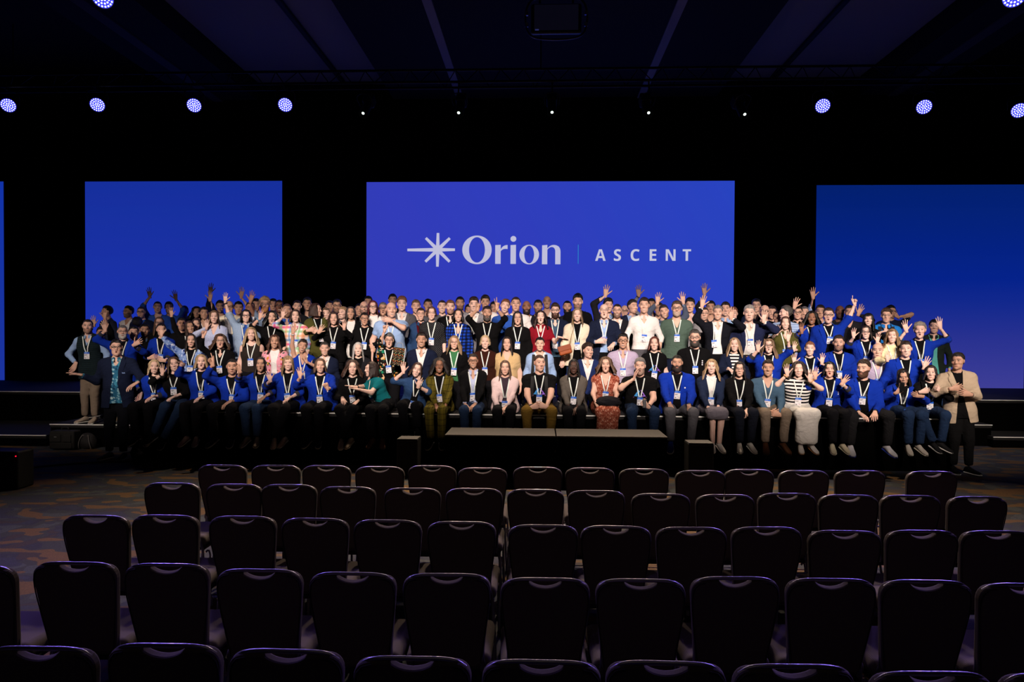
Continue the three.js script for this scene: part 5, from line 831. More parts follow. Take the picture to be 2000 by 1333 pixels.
P(822, 615, 'C', { z: -12.1, hair: 'updo', hc: br, ex: 's', gl: 3, j: 'jk', jc: 'denim', t: 'tee', tc: 'maroon', lan: 0 }, 'smiling person in clear glasses and dark denim jacket');
P(843, 613, 'C', { z: -11.8, hair: 'bob', hc: 0x5c3420, sk: 'a', gl: 3, t: 'tee', tc: 'dots', sl: 1.0, w: 1.1, pc: 'black' }, 'person in glasses and black polka dot top, arms down');
P(699.5, 683, 'B', { hair: 'long', hc: wh, sk: 'a', ex: 's', t: 'tee', tc: 'black', j: 'cd', jc: 'dark', lan: 0 }, 'silver-haired smiling person in black top seated behind the teal tee');
P(760, 666, 'B', { hair: 'curlyshort', hc: gr, ex: 'o', gl: 1, z: -11.4, j: 'cd', jc: 'floral', t: 'tee', tc: 'black', hl: [752, 640, 'p', 6, 0.16], hr: [783, 706, 'g', 0, 0.24] }, 'person in floral kimono jacket pointing a finger up, mouth open');
P(823, 665, 'B', { m: 1, hair: 'short', hc: db, sk: 'c', ex: 's', j: 'blc', jc: 'navy', t: 'sh', tc: 'white', lan: 0 }, 'smiling person in navy blazer and open white shirt behind the denim shirt');
P(863.5, 600, 'E', { m: 1, hair: 'buzz', hc: 0x4a3428, sk: 'a', ex: 's', t: 'tee', tc: 'grey', lan: 0 }, 'smiling person with shaved head in grey tee at the big screen');
P(879.5, 601, 'D', { m: 1, hair: 'short', hc: gi, sk: 'a', bd: [0.006, 0x6e3e1e], t: 'sh', tc: 'black' }, 'bearded person in black shirt behind the blue plaid shirt');
P(898.5, 594, 'E', { m: 1, hair: 'short', hc: bk, sk: 'c', bd: [0.002, 0x2a1c16], t: 'sh', tc: 'lgrey' }, 'person with moustache in grey shirt at the big screen');
P(895, 617, 'C', { hair: 'lob', hc: db, sk: 'b', ex: 's', t: 'sh', tc: 'plaidblue', w: 1.15, v: 0.16 }, 'smiling person in blue and black plaid shirt');
P(925.5, 596, 'D', { m: 1, hair: 'quiff', hc: 0x3a2414, sk: 'a', ex: 's', j: 'blc', jc: 'lgrey', t: 'sh', tc: 'white', lan: 0 }, 'person in light grey blazer behind the two-fingered salute');
P(916, 608, 'G', { m: 1, hair: 'short', hc: bk, sk: 'c', t: 'tee', tc: 'lgrey' }, 'dim person in grey tee between the plaid shirt and grey blazer');
P(948, 592, 'E', { m: 1, hair: 'quiff', hc: db, sk: 'c', t: 'sh', tc: 'white' }, 'person with swept-up hair in white shirt behind the black jacket');
P(951.5, 613, 'C', { z: -11.8, m: 1, hair: 'short', hc: db, sk: 'c', bd: [0.01, 0x4a4440], ex: 'o', t: 'sw', tc: 'black', sl: 1.35, hl: [933.5, 599, 'v', 8, 0.25], hr: [971, 597, 'v', 6, 0.25], w: 1.05, wt: 'r', wc: 0xb8b8bc, elb: [[-1, -0.2, 0.1], [1, -0.2, 0.1]] }, 'bearded person in black jacket making peace signs with both hands');
P(965, 603, 'G', { m: 1, hair: 'short', hc: bk, sk: 'c', t: 'tee', tc: 'lgrey' }, 'dim person in grey tee behind the peace sign');
P(986.5, 599, 'D', { m: 1, hair: 'short', hc: gi, sk: 'a', ex: 'l', t: 'sh', tc: 'blue', tr: 8, lan: 0 }, 'grinning person in bright blue shirt leaning by the peace sign');
P(1007.5, 595, 'D', { m: 1, hair: 'buzz', hc: 0x4e3424, sk: 'b', t: 'sw', tc: 'white', hs: 1.08, w: 1.1, lan: 0 }, 'tall person in white zip jacket behind the mesh top');
P(1028.5, 601, 'E', { m: 1, hair: 'bald', sk: 'd', bd: [0.018, 0x20130e], ex: 's', j: 'blc', jc: 'dark', t: 'sh', tc: 'white' }, 'bald person with full dark beard in dark jacket');
P(1011, 622, 'C', { z: -11.85, hair: 'long', hc: bk, sk: 'b', ex: 'o', gl: 3, t: 'sw', tc: 'black', w: 1.12 }, 'person in sheer black long-sleeved top and glasses, mouth open');
P(887, 670, 'B', { hair: 'wavy', hc: 0xa07c4c, gl: 1, j: 'bl', jc: 'black', t: 'tee', tc: 0x39724a, w: 1.1 }, 'person in black blazer over a green top with wavy fair hair');
P(947.5, 669, 'B', { hair: 'bob', hc: pb, sk: 'a', ex: 's', t: 'sw', tc: 'brown', w: 1.05 }, 'smiling person in dark brown top behind the black blazer and jeans');
P(990, 672, 'B', { hair: 'long', hc: db, sk: 'b', ex: 's', t: 'bs', tc: 'tan', sl: 0.7, w: 1.15, lan: 0 }, 'smiling person in tan puff-sleeved blouse behind the pink blazer');
P(1051, 600, 'E', { m: 1, hair: 'short', hc: bk, sk: 'c', bd: [0.004, 0x1c1210], t: 'sh', tc: 'black' }, 'dark-haired person in black shirt behind the red dress');
P(1068.5, 591, 'G', { z: -13.6, m: 1, hair: 'bald', sk: 'c', ex: 's', t: 'sh', tc: 'white' }, 'bald person in white shirt right before the big screen');
P(1084.5, 608, 'D', { m: 1, hair: 'quiff', hc: 0x3a2216, sk: 'a', gl: 2, bd: [0.01, 0x3c2014], ex: 'o', j: 'bl', jc: 'navy', t: 'sh', tc: 'slate', lb: 0.95 }, 'bearded person in glasses, blue shirt and navy vest behind the red dress');
P(1056, 620, 'C', { hair: 'wavy', hc: 0x2c1410, sk: 'a', ex: 'o', t: 'sh', tc: 'red', sl: 0.75, hr: [1098, 660, 'k', 100, 0.26], elb: [null, [0.3, -1, 0]], lb: 0.55, legs: 'skirt', pc: 'red' }, 'person in red short-sleeved dress stretching an arm out flat');
P(1108, 601, 'E', { m: 1, hair: 'buzz', hc: bk, sk: 'c', bd: [0.012, 0x120c0a], t: 'sh', tc: 'dark' }, 'person with black beard in dark shirt beside the tall black suit');
P(1128.5, 591, 'D', { z: -12.55, m: 1, hair: 'quiff', hc: bk, sk: 'b', bd: [0.006, 0x16100d], j: 'blc', jc: 'black', t: 'tee', tc: 'black', hs: 1.06, lan: 0 }, 'tall bearded person in black suit behind the cream cardigan');
const cream = P(1127.5, 616, 'C', { z: -11.75, hair: 'long', hc: 0x9c7c54, sk: 'a', ex: 's', j: 'cd', jc: 'cream', t: 'tee', tc: 'black', w: 1.15, pc: 'jeans', ow: 0.04, lb: 0.78, hl: [1098, 712, 'h', 180, 0.1] }, 'smiling person in cream cardigan and jeans with a brown shoulder bag');
P(1180, 608, 'C', { z: -11.75, m: 1, hair: 'fringe', hc: gr, sk: 'a', gl: 1, ex: 'o', j: 'bl', jc: 'navy', t: 'sh', tc: 'lblue', ow: 0.04, hl: [1172, 667, 'c', 0, 0.24], hr: [1196, 675, 'r', 0, 0.22], tuck: 1 }, 'bald person in navy suit and pale blue shirt holding up a badge');
P(1188, 598, 'D', { m: 1, hair: 'quiff', hc: bk, sk: 'b', ex: 's', st: 0.25, j: 'blc', jc: 'dark', t: 'sh', tc: 'lblue', hl: [1183, 572, 'w', 6, 0.0], ty: 15, lan: 0 }, 'dark-haired smiling person in dark jacket with a hand raised high');
P(1205.5, 608, 'D', { z: -12.3, m: 1, hair: 'buzz', hc: 0x2e221a, sk: 'b', gl: 1, ex: 's', bd: [0.005, 0x2a1c14], j: 'blc', jc: 'dark', t: 'sh', tc: 'white', lan: 0 }, 'bearded smiling person in charcoal blazer beside the white shirt');
P(1220, 609, 'G', { m: 1, hair: 'bald', sk: 'b', gl: 2, t: 'sh', tc: 'white' }, 'bald person in dark glasses and white shirt at the back');
P(1054.5, 673, 'B', { hair: 'slick', hc: bk, sk: 'b', t: 'bs', tc: 'white', j: 'cd', jc: 'lblue', bp: 1, w: 1.15, lan: 0, ow: 0.06 }, 'person in pale blue shirt with black backpack straps');
P(1148, 686, 'B', { m: 1, hair: 'curlyshort', hc: 0x321e12, sk: 'b', ty: 28, j: 'blc', jc: 0x1c2a58, t: 'sh', tc: 'white', s: 0.95, lan: 0 }, 'person in blue blazer and white shirt looking aside between two seated neighbours');
P(1217, 667, 'B', { m: 1, hair: 'short', hc: bk, sk: 'c', gl: 2, ex: 'l', t: 'sh', tc: 'lav' }, 'grinning person in dark glasses and lavender shirt');
P(1235.5, 600, 'D', { m: 1, hair: 'short', hc: 0x33261e, sk: 'b', ex: 's', ty: 35, j: 'blc', jc: 'navy', t: 'sh', tc: 'lblue', lan: 0 }, 'person in navy blazer and blue shirt looking up and aside');
P(1258, 598, 'C', { z: -11.75, m: 1, hair: 'short', hc: 0x3a2418, sk: 'b', ex: 's', t: 'sh', tc: 'white', sl: 1.35, tuck: 1, pc: 'grey', hs: 1.04, lb: 0.72 }, 'tall smiling person in untied white shirt and grey trousers');
P(1272, 597, 'G', { m: 1, hair: 'short', hc: bk, sk: 'c', st: 0.3, t: 'sh', tc: 'lgrey', hl: [1247, 572, 'w', -4, 0.1], wt: 'l' }, 'person in grey shirt with a watch raising a hand over the white shirt');
P(1297.5, 610, 'D', { z: -12.3, m: 1, hair: 'short', hc: 0x3c2c22, sk: 'b', ex: 's', tr: -14, j: 'jk', jc: 0x4a5468, t: 'sh', tc: 'lblue', hl: [1284.5, 586, 'w', 4, 0.1], hr: [1334, 585, 'w', -6, 0.0], lan: 0 }, 'smiling tilted person in grey-blue jacket raising both hands');
P(1286.5, 605, 'G', { m: 1, hair: 'short', hc: db, sk: 'c', t: 'sh', tc: 'blue' }, 'person in blue shirt peeking behind the grey-blue sleeve');
P(1322, 604, 'C', { z: -11.75, m: 1, hair: 'short', hc: 0x5a4434, sk: 'b', gl: 2, ex: 's', bd: [0.006, 0x9a9088], t: 'sw', tc: 'green', w: 1.12, v: 0.12, pc: 'navy', lb: 0.6, hs: 1.05 }, 'bearded smiling person in sage green quarter-zip pullover and glasses');
P(1347.5, 598, 'D', { m: 1, hair: 'quiff', hc: bk, sk: 'b', j: 'blc', jc: 'navy', t: 'sh', tc: 'pink', lan: 0 }, 'dark-haired person in navy blazer and pink shirt');
P(1375.5, 614, 'D', { m: 1, hair: 'buzz', hc: 0x4a3426, sk: 'b', gl: 1, ex: 's', t: 'sh', tc: 'lgrey', lan: 0 }, 'smiling person in glasses and pale grey shirt under the raised black sleeve');
P(1388, 602, 'E', { m: 1, hair: 'short', hc: bk, sk: 'c', t: 'sh', tc: 'dark', hl: [1375.5, 569, 'w', -4, 0.1] }, 'dim person in dark shirt raising the topmost hand');
P(1402, 612, 'C', { z: -11.75, m: 1, hair: 'short', hc: 0x8a8682, sk: 'b', ex: 's', j: 'bl', jc: 0x11131c, t: 'sh', tc: 'white', ow: 0.055, w: 1.08, hl: [1372, 592, 'w', 8, 0.15], hr: [1428.5, 615, 'w', 6, 0.25], tuck: 1, lb: 0.72, bx: -0.06 }, 'grey-haired smiling person in black suit and white shirt waving both hands');
P(1417, 605, 'D', { m: 1, hair: 'short', hc: db, sk: 'b', ex: 's', t: 'sh', tc: 'lblue', lan: 0 }, 'smiling person in pale blue shirt between two dark blazers');
P(1432, 614, 'E', { m: 1, hair: 'short', hc: gi, sk: 'a', t: 'sh', tc: 'royal' }, 'person in blue shirt hidden by a waving palm');
P(1463.5, 613, 'C', { z: -11.7, m: 1, hair: 'short', hc: 0xa8a49e, sk: 'a', w: 1.38, hs: 1.1, j: 'bl', jc: 0x1c2342, t: 'sh', tc: 'white', ow: 0.07, hr: [1492.5, 621, 'w', 8, 0.25], pc: 'stone', tuck: 1, lb: 0.6 }, 'large white-haired person in navy blazer and white shirt, one palm up');
P(1477, 598, 'E', { m: 1, hair: 'short', hc: bk, sk: 'b', gl: 1, t: 'sh', tc: 'navy' }, 'tall person in glasses and navy shirt against the black drape');
P(1493.5, 610, 'D', { m: 1, hair: 'bald', sk: 'b', gl: 2, ex: 's', t: 'sh', tc: 'black', w: 1.15, hs: 1.06, lan: 0 }, 'bald smiling person in glasses and black shirt behind the raised palm');
P(1508, 612, 'E', { m: 1, hair: 'short', hc: db, sk: 'b', t: 'sh', tc: 'black' }, 'person in black shirt beside the bald glasses wearer');
P(1518, 621, 'D', { hair: 'slick', hc: db, sk: 'c', ex: 's', t: 'tee', tc: 'black', lan: 0 }, 'smiling person in black top beside the striped shirt');
P(1535, 612, 'D', { z: -12.35, m: 1, hair: 'short', hc: sg, sk: 'a', by: -35, ty: -75, t: 'po', tc: 'bluestripe', w: 1.15, lan: 0 }, 'person in light blue striped polo turned in profile');
P(1534, 632, 'C', { hair: 'long', hc: 0x5a3420, sk: 'a', ex: 'l', t: 'sh', tc: 'olive', hl: [1518, 646, 'w', 4, 0.22], hr: [1551.5, 678, 'w', 12, 0.22], sl: 1.5, lb: 0.8 }, 'laughing person in olive shirt with long hair, both palms out');
P(1558, 612, 'D', { m: 1, hair: 'short', hc: db, sk: 'b', gl: 2, t: 'sh', tc: 'black', hl: [1553, 595, 'w', 14, 0.22], lan: 0 }, 'person in glasses and black-trimmed top waving against the black drape');
P(1571, 612, 'D', { z: -12.6, m: 1, hair: 'buzz', hc: gr, sk: 'b', t: 'sh', tc: 'grey', lan: 0 }, 'grey-cropped person in grey shirt beside the curly blue-blazer wearer');
P(1434.5, 674, 'B', { hair: 'wavy', hc: 0xb08a5c, sk: 'a', ex: 's', j: 'bl', jc: 'navy', t: 'tee', tc: 'stripes', hl: [1428, 724, 'r', 0, 0.22], lan: 0 }, 'fair-haired smiling person in navy blazer over a striped top');
P(1501.5, 676, 'B', { hair: 'wavy', hc: 0x8a6844, sk: 'a', ex: 'o', gl: 2, ...BB, w: 1.15, jsl: 1.45, sl: 0.6, hl: [1480.5, 678, 'w', -2, 0.2], hr: [1540, 658, 'w', 6, 0.22], z: -11.25 }, 'open-mouthed person in blue blazer and dark-rimmed glasses throwing both hands up');
P(1357, 661, 'B', { m: 1, z: -11.35, hair: 'short', hc: sg, sk: 'b', gl: 2, bd: [0.022, 0x35302c], j: 'bl', jc: 'black', t: 'tee', tc: 'black', print: 'star', pin: 3, w: 1.15, hs: 1.08 }, 'bearded person in black blazer with three round pins and glasses');
P(1278, 672, 'B', { hair: 'lob', hc: au, sk: 'a', t: 'tee', tc: 'black', print: 'ai', sl: 0.6, ex: 'n', lb: 0.75 }, 'person in black logo tee with auburn hair, eyes lowered');
P(1585.5, 622, 'C', { hair: 'curly', hc: bk, sk: 'd', ex: 's', ...BB, hl: [1565.5, 643, 'w', -6, 0.22], hr: [1610.5, 658, 'w', 40, 0.25], jsl: 1.6 }, 'curly-haired smiling person in royal blue blazer, both palms spread');
P(1618, 617, 'C', { z: -11.75, hair: 'slick', hc: 0x3c281c, sk: 'a', w: 1.5, hs: 1.12, ex: 'o', gl: 2, ...BB, hr: [1669, 589, 'p', -4, 0.1], jsl: 1.12, sl: 0.6, elb: [null, [0.6, -0.6, 0]], lb: 0.42 }, 'large person in blue blazer and glasses thrusting a pointing hand upward');
P(1602, 610, 'E', { m: 1, hair: 'short', hc: db, sk: 'c', t: 'sh', tc: 'batik', hl: [1588, 573, 'w', -6, 0.3], sl: 1.9 }, 'person stretching a blue patterned sleeve high behind the large blue-blazer wearer');
P(1640.5, 610, 'E', { m: 1, hair: 'bald', sk: 'e', bd: [0.004, 0x140c08], t: 'sh', tc: 'dark' }, 'bald person in dark shirt before the right-hand wing screen');
P(1659, 611, 'E', { m: 1, hair: 'short', hc: bk, sk: 'c', t: 'sh', tc: 'dark', hr: [1679, 609, 'w', 24, 0.2] }, 'person in dark shirt waving behind the pointing arm');
P(1696, 625, 'C', { z: -12.05, hair: 'bangs', hc: bk, sk: 'a', ex: 's', t: 'sw', tc: 'black', lip: 0x9a2030, hr: [1724, 648, 'k', 70, 0.3], lan: 0 }, 'smiling person in black top with dark bangs before the wing screen');
P(1691, 650, 'C', { z: -11.65, hair: 'lob', hc: 0x2c1a12, sk: 'a', ex: 's', gl: 2, ...BB, hl: [1667, 652, 'w', -2, 0.2], hr: [1714.5, 662, 'w', 10, 0.24], jsl: 1.5, sl: 0.6 }, 'smiling person in blue blazer and glasses, both palms raised beside the moustache');
P(1731, 618, 'D', { z: -12.2, m: 1, hair: 'quiff', hc: 0x4a301e, sk: 'b', gl: 1, st: 0.15, j: 'jk', jc: 'bluebright', t: 'sh', tc: 'navy', bp: 1, lan: 0 }, 'person in bright blue jacket and glasses with backpack straps');
P(1740, 610, 'G', { z: -13.8, m: 1, hair: 'short', hc: bk, sk: 'c', gl: 2, ty: 40, t: 'tee', tc: 'navy', hr: [1751, 617, 'g', 0, 0.1], sl: 0.8, elb: [null, [1, 0, 0]] }, 'person in navy tee turned aside shading the eyes with a hand');
P(1742.5, 657, 'C', { z: -11.28, hair: 'wavy', hc: 0xa07a4a, sk: 'a', ex: 's', t: 'sw', tc: 'yellow', hl: [1733, 697, 'w', -4, 0.24], lb: 0.6 }, 'fair-haired smiling person in pale yellow sweater');
P(1582, 682, 'B', { hair: 'updo', hc: 0x9a5a2c, sk: 'a', ex: 's', ...BB, hl: [1551, 703, 'w', -4, 0.1], hr: [1606, 703, 'w', 6, 0.26], pin: 2 }, 'smiling ginger-haired person in blue blazer, palms up behind the striped top');
P(1638, 671, 'B', { m: 1, hair: 'short', hc: 0x33221a, sk: 'b', bd: [0.001, 0x3a261a], ...BB, jsl: 1.86, cuff: 0, w: 1.05 }, 'calm person with moustache in royal blue blazer, arms down');
P(1714, 686, 'B', { m: 1, hair: 'bald', sk: 'b', t: 'po', tc: 'lav', w: 1.12, hs: 1.05 }, 'bald person in lavender polo between blue blazers');
P(1796.5, 646, 'B', { z: -11.42, hair: 'curlyshort', hc: 0xa39c90, sk: 'a', ex: 'o', ...BB, w: 1.15, hs: 1.05, hl: [1768.5, 640, 'w', -14, 0.15], hr: [1835.5, 634, 'w', -10, 0.15], jsl: 1.3, sl: 0.6, s: 1.06, lb: 0.66 }, 'grey curly-haired person in blue blazer throwing both hands up');
P(1824.5, 639, 'D', { z: -13.15, base: 0.4, m: 1, hair: 'short', hc: db, sk: 'b', ex: 's', j: 'jk', jc: 'greend', t: 'sh', tc: 0x5ab0a8, pc: 'jeans', lan: 0 }, 'smiling person in dark green jacket half hidden by a raised palm');
P(1769.5, 683, 'B', { m: 1, z: -11.0, hair: 'short', hc: 0x36251a, sk: 'a', ex: 's', ...BB, cuff: 0, jsl: 1.55, sl: 0.6, hr: [1808, 713, 'w', 24, 0.25], w: 1.08, tr: -4, wt: 'r' }, 'smiling person in blue blazer waving one hand above the black blazer');
// standing or kneeling second row, left
P(430, 667, 'B', { hair: 'curly', hc: 0x5c3a20, sk: 'b', ex: 'o', gl: 1, t: 'sh', tc: 'black', hl: [398, 651, 'p', 10, 0.25], w: 1.1 }, 'open-mouthed person in black shirt and glasses pointing a finger');
P(490.5, 653, 'B', { z: -11.4, hair: 'wavy', hc: 0xc2a06a, sk: 'a', ex: 's', t: 'tk', tc: 0x2a2420, v: 0.03 }, 'fair-haired smiling person in dark sleeveless buttoned top');
P(536, 668, 'B', { hair: 'wavy', hc: 0x58301a, sk: 'c', ex: 's', t: 'tee', tc: 'white', j: 'cd', jc: 'pinkfloral', ow: 0.045, jsl: 1.2, sl: 0.3, lan: 0 }, 'smiling person in pink floral jacket with long brown hair');
P(634, 682, 'B', { hair: 'slick', hc: 0x3c3632, sk: 'b', ex: 's', j: 'cd', jc: 'navy', t: 'sh', tc: 'white' }, 'smiling person in navy cardigan over a white collar');
// seated along the stage edge
P(301.5, 717, 'A', { hair: 'lob', hc: pb, sk: 'a', ex: 's', ...BB, hl: [273, 775, 'h', 200, 0.0], sc: 0x111113, kx: 0.12, z: -10.62 }, 'fair-haired person in blue blazer seated at the stage corner');
P(340, 712, 'A', { hair: 'wavy', hc: 0x5a3c22, sk: 'a', ex: 's', t: 'sw', tc: 'black', hl: [316.5, 724, 'w', -6, 0.22], pc: 'jeans', tr: -6, sl: 1.5, lb: 0.5, wt: 'l', knee: [[322, 795], [352, 797]], foot: [[300, 850], [318, 860]] }, 'person in black jacket and jeans seated cross-legged, waving a palm');
P(393, 707, 'A', { hair: 'lob', hc: 0xc09a60, sk: 'a', ex: 'o', ...BB, hl: [354, 712, 'x', 0, 0.35], cuff: 0, jsl: 1.86, w: 1.12, pin: 1, sc: 0x9a8078 }, 'fair-haired person in blue blazer seated pointing forward past the jeans');
P(453, 717, 'A', { m: 1, hair: 'buzz', hc: bk, sk: 'c', st: 0.3, ...BB, cuff: 0, jsl: 1.8, hl: [413, 706, 'p', -20, 0.3], hr: [445, 788, 'r', 0, 0.3], sc: 0x14182a }, 'person in blue blazer seated pointing with an outstretched arm');
P(508.5, 712, 'A', { hair: 'long', hc: 0x27140e, sk: 'c', ex: 'o', ...BB, hl: [465, 720, 'p', -30, 0.35], hr: [511, 780, 'r', 0, 0.3], jsl: 1.45, sl: 0.6, pc: 'jeans', sc: 0x7a6e62, pin: 2 }, 'person with long dark hair in blue blazer and jeans, pointing ahead');
P(562.5, 710, 'A', { hair: 'bangs', hc: 0xa8824e, sk: 'a', ex: 'n', ...BB, w: 1.15, hl: [526, 737, 'w', -16, 0.3], jsl: 1.5, sl: 0.6, sc: 0xa08c80, cross: 1 }, 'fair-fringed person in blue blazer seated with an open palm and crossed ankles');
P(625.5, 715, 'A', { hair: 'lob', hc: 0x6a4a2e, sk: 'b', ex: 's', ...BB, w: 1.15, hl: [585.5, 730, 'w', -6, 0.25], hr: [637, 753, 'f', -20, 0.35], cuff: 0, jsl: 1.6, sl: 0.6, pin: 3, sc: 0x12162a }, 'smiling person in blue blazer with pins, palm up and fist forward');
P(688.5, 719, 'A', { hair: 'curly', hc: 0x4a2c1a, sk: 'a', j: 'cd', jc: 'black', t: 'tee', tc: 'black', hr: [694, 788, 'r', 0, 0.3], sc: 0xa09080, cross: 1 }, 'curly-haired person in black cardigan seated beside the teal tee');
P(725, 722, 'A', { hair: 'lob', hc: 0x2e1a14, sk: 'a', ex: 'l', by: -45, ty: -68, t: 'tee', tc: 'teal', sl: 0.7, hl: [688, 755, 'k', -80, 0.35], hr: [694, 760, 'k', -80, 0.38], lean: 22, wt: 'l', w: 1.1, bare: 0, sc: 0x6a4a3c, so: 0x3a2a20 }, 'laughing person in teal tee seated sideways with arms stretched out');
P(814, 723, 'A', { hair: 'lob', hc: 0x4c2e1c, sk: 'a', ex: 's', j: 'jk', jc: 'denim', t: 'tee', tc: 'black', jsl: 1.1, sl: 0.6, hl: [787.5, 720, 'w', -4, 0.15], hr: [819, 749, 'w', 20, 0.3], tr: 16, lean: -10, wt: 'r', knee: [[785, 792], [812, 795]], foot: [[792, 850], [815, 838]], sc: 0x1a1a1e, so: 0xc8c4c0 }, 'smiling tilted person in denim shirt seated waving both hands, legs crossed');
P(858, 715, 'A', { hair: 'curly', hc: 0x1a0f0b, sk: 'd', ex: 's', gl: 1, j: 'blc', jc: 'olplaid', t: 'tee', tc: 'black', pc: 'olplaid', hl: [854, 797, 'r', 0, 0.3], hr: [866, 797, 'r', 0, 0.32], sc: 0x14120a }, 'curly-haired person in olive plaid suit seated with hands on knees');
P(924, 706, 'A', { hair: 'slick', hc: db, sk: 'c', ex: 's', gl: 2, j: 'bl', jc: 'black', t: 'sh', tc: 'pinstripe', cuff: 0, hl: [911, 795, 'r', 0, 0.3], hr: [924, 794, 'r', 0, 0.32], pc: 'jeans', ow: 0.04, lb: 0.78 }, 'person in black blazer, pale blue shirt and jeans, hands in lap');
P(986.5, 719, 'A', { hair: 'long', hc: 0x6a4830, sk: 'b', ex: 'n', j: 'bl', jc: 'pink', t: 'tee', tc: 0x3a2f38, hl: [974, 799, 'r', 0, 0.3], hr: [985, 799, 'r', 0, 0.32], cuff: 0, ow: 0.035, lb: 0.85 }, 'person in pale pink blazer seated with hands on dark trousers');
P(1053.5, 710, 'A', { m: 1, hair: 'buzz', hc: 0x4a3020, sk: 'b', st: 0.15, ty: 18, t: 'tee', tc: 'black', print: 'ai', w: 1.25, hl: [1045, 795, 'c', 0, 0.34], hr: [1060, 794, 'c', 0, 0.36], pc: 'gold', kx: 0.19, bp: 1, lb: 0.72, hs: 1.05, wt: 'l' }, 'broad person in black logo tee and mustard trousers, hands clasped');
P(1120.5, 717, 'A', { hair: 'long', hc: bk, sk: 'f', ex: 'n', gl: 3, j: 'bl', jc: 'tweed', t: 'tee', tc: 'black', cuff: 0, hl: [1114, 799, 'r', 0, 0.3], hr: [1124, 801, 'r', 0, 0.33], lb: 0.8 }, 'person in grey tweed blazer over black, hands folded in lap');
const rust = P(1183, 713, 'A', { hair: 'curly', hc: 0x6a482c, sk: 'b', ex: 'o', t: 'dr', tc: 'rust', sl: 0.2, legs: 'longskirt', pc: 'rust', hl: [1168, 793, 'r', 0, 0.28], hr: [1197, 791, 'r', 0, 0.32], w: 1.12, lb: 0.6, bare: 1 }, 'curly-haired person in rust patterned sleeveless dress with a dark jacket in lap');
const can = P(1250, 716, 'A', { m: 1, hair: 'short', hc: 0x86827e, sk: 'b', ex: 'o', bd: [0.005, 0x6a5c52], t: 'tee', tc: 'black', print: 'ai', w: 1.22, hl: [1240, 733, 's', 12, 0.2], hr: [1261, 792, 'g', 0, 0.36], pc: 'jeans', kx: 0.17, lb: 0.75, wt: 'r' }, 'person in black logo tee and jeans, hand by the mouth, holding a can');
P(1322.5, 710, 'A', { m: 1, hair: 'buzz', hc: bk, sk: 'c', bd: [0.024, 0x241a16], ...BB, cuff: 0, jsl: 1.86, w: 1.22, hl: [1310.5, 797, 'f', 160, 0.34], hr: [1347, 801, 'f', 170, 0.34], pc: 'grey', kx: 0.17, pin: 2, sc: 0x1c2f80, so: 0xe0e0e4, wt: 'r', wc: 0x2a2a2e, lb: 0.55 }, 'bearded person in royal blue blazer and grey trousers, fists on thighs');
P(1389.5, 717, 'A', { hair: 'wavy', hc: 0xb8925c, sk: 'a', ex: 's', j: 'cd', jc: 0x1c2740, t: 'tee', tc: 'white', legs: 'skirt', pc: 0x6a6670, bare: 1, hl: [1388, 802, 'r', 0, 0.32], hr: [1401, 800, 'r', 0, 0.34], sc: 0xd6d2ca, so: 0xe8e4dc, ow: 0.03, kx: 0.07, lb: 0.8 }, 'fair-haired person in navy jacket, grey skirt and white sneakers, ankles together');
P(1444.5, 722, 'A', { hair: 'long', hc: 0x1a1110, sk: 'b', gl: 3, j: 'cd', jc: 'black', t: 'tee', tc: 'black', hl: [1447, 806, 'r', 0, 0.32], hr: [1457, 806, 'r', 0, 0.34], pc: 0x10141f, sc: 0xcfcac0, so: 0xe6e2da, lb: 0.85, w: 1.08 }, 'person in black jacket, glasses and pale sneakers, hands joined');
P(1500, 720, 'A', { m: 1, hair: 'short', hc: 0x2c1c12, sk: 'c', ex: 's', t: 'sw', tc: 'slate', hl: [1509, 808, 'c', 0, 0.36], hr: [1516, 810, 'c', 0, 0.38], pc: 'stone', sc: 0x4a2c18, so: 0x2a1a10, w: 1.1, v: 0.1, kx: 0.15, lb: 0.8 }, 'smiling person in slate blue pullover, stone trousers and brown shoes');
P(1560, 722, 'A', { hair: 'curly', hc: 0x2c1a12, sk: 'a', ex: 'l', t: 'tee', tc: 'stripes', sl: 0.7, legs: 'longskirt', pc: 0xd6d4cc, hl: [1536.5, 725, 'w', -10, 0.15], hr: [1582.5, 736, 'w', 8, 0.2], sc: 0xd8d4cc, so: 0xb07a50, w: 1.05, wt: 'lr', wc: 0xc9a070 }, 'laughing person in striped top and long white skirt, hands raised');
P(1620.5, 722, 'A', { hair: 'lob', hc: bk, sk: 'b', ex: 'o', lip: 0xc01828, ...BB, hl: [1592, 731, 'w', -4, 0.2], hr: [1649, 745, 'w', 40, 0.28], jsl: 1.5, sl: 0.6, sc: 0xcfc6a8, so: 0xe0d8c0, pin: 2, wt: 'r', wc: 0xd8d4cc }, 'black-haired person in blue blazer with red lipstick, palms raised');
P(1687, 721, 'A', { m: 1, hair: 'short', hc: 0x3c2818, sk: 'b', bd: [0.012, 0x4a2e1c], ...BB, cuff: 0, jsl: 1.86, ty: -22, w: 1.32, hs: 1.08, hl: [1684, 811, 'r', 0, 0.34], hr: [1709, 810, 'r', 0, 0.34], pc: 0x1a1a1c, knee: [[1664, 816], [1736, 814]], foot: [[1661, 872], [1733, 873]], sc: 0xd8d8dc, so: 0x2438a0, wt: 'lr', lb: 0.55, bx: -0.03 }, 'bearded person in blue blazer, black jeans and blue-soled sneakers, knees apart');
const phone = P(1764, 736, 'A', { hair: 'long', hc: 0x1a0e0c, sk: 'c', ex: 's', tp: 16, tr: -6, ty: 8, ...BB, cuff: 0, jsl: 1.8, hl: [1758, 764, 'g', 0, 0.3], hr: [1794, 773, 'c', 0, 0.32], pc: 'jeans', sc: 0xc9c2b4, so: 0xd8d0bc, lb: 0.85 }, 'person in blue blazer and jeans looking down at a phone');
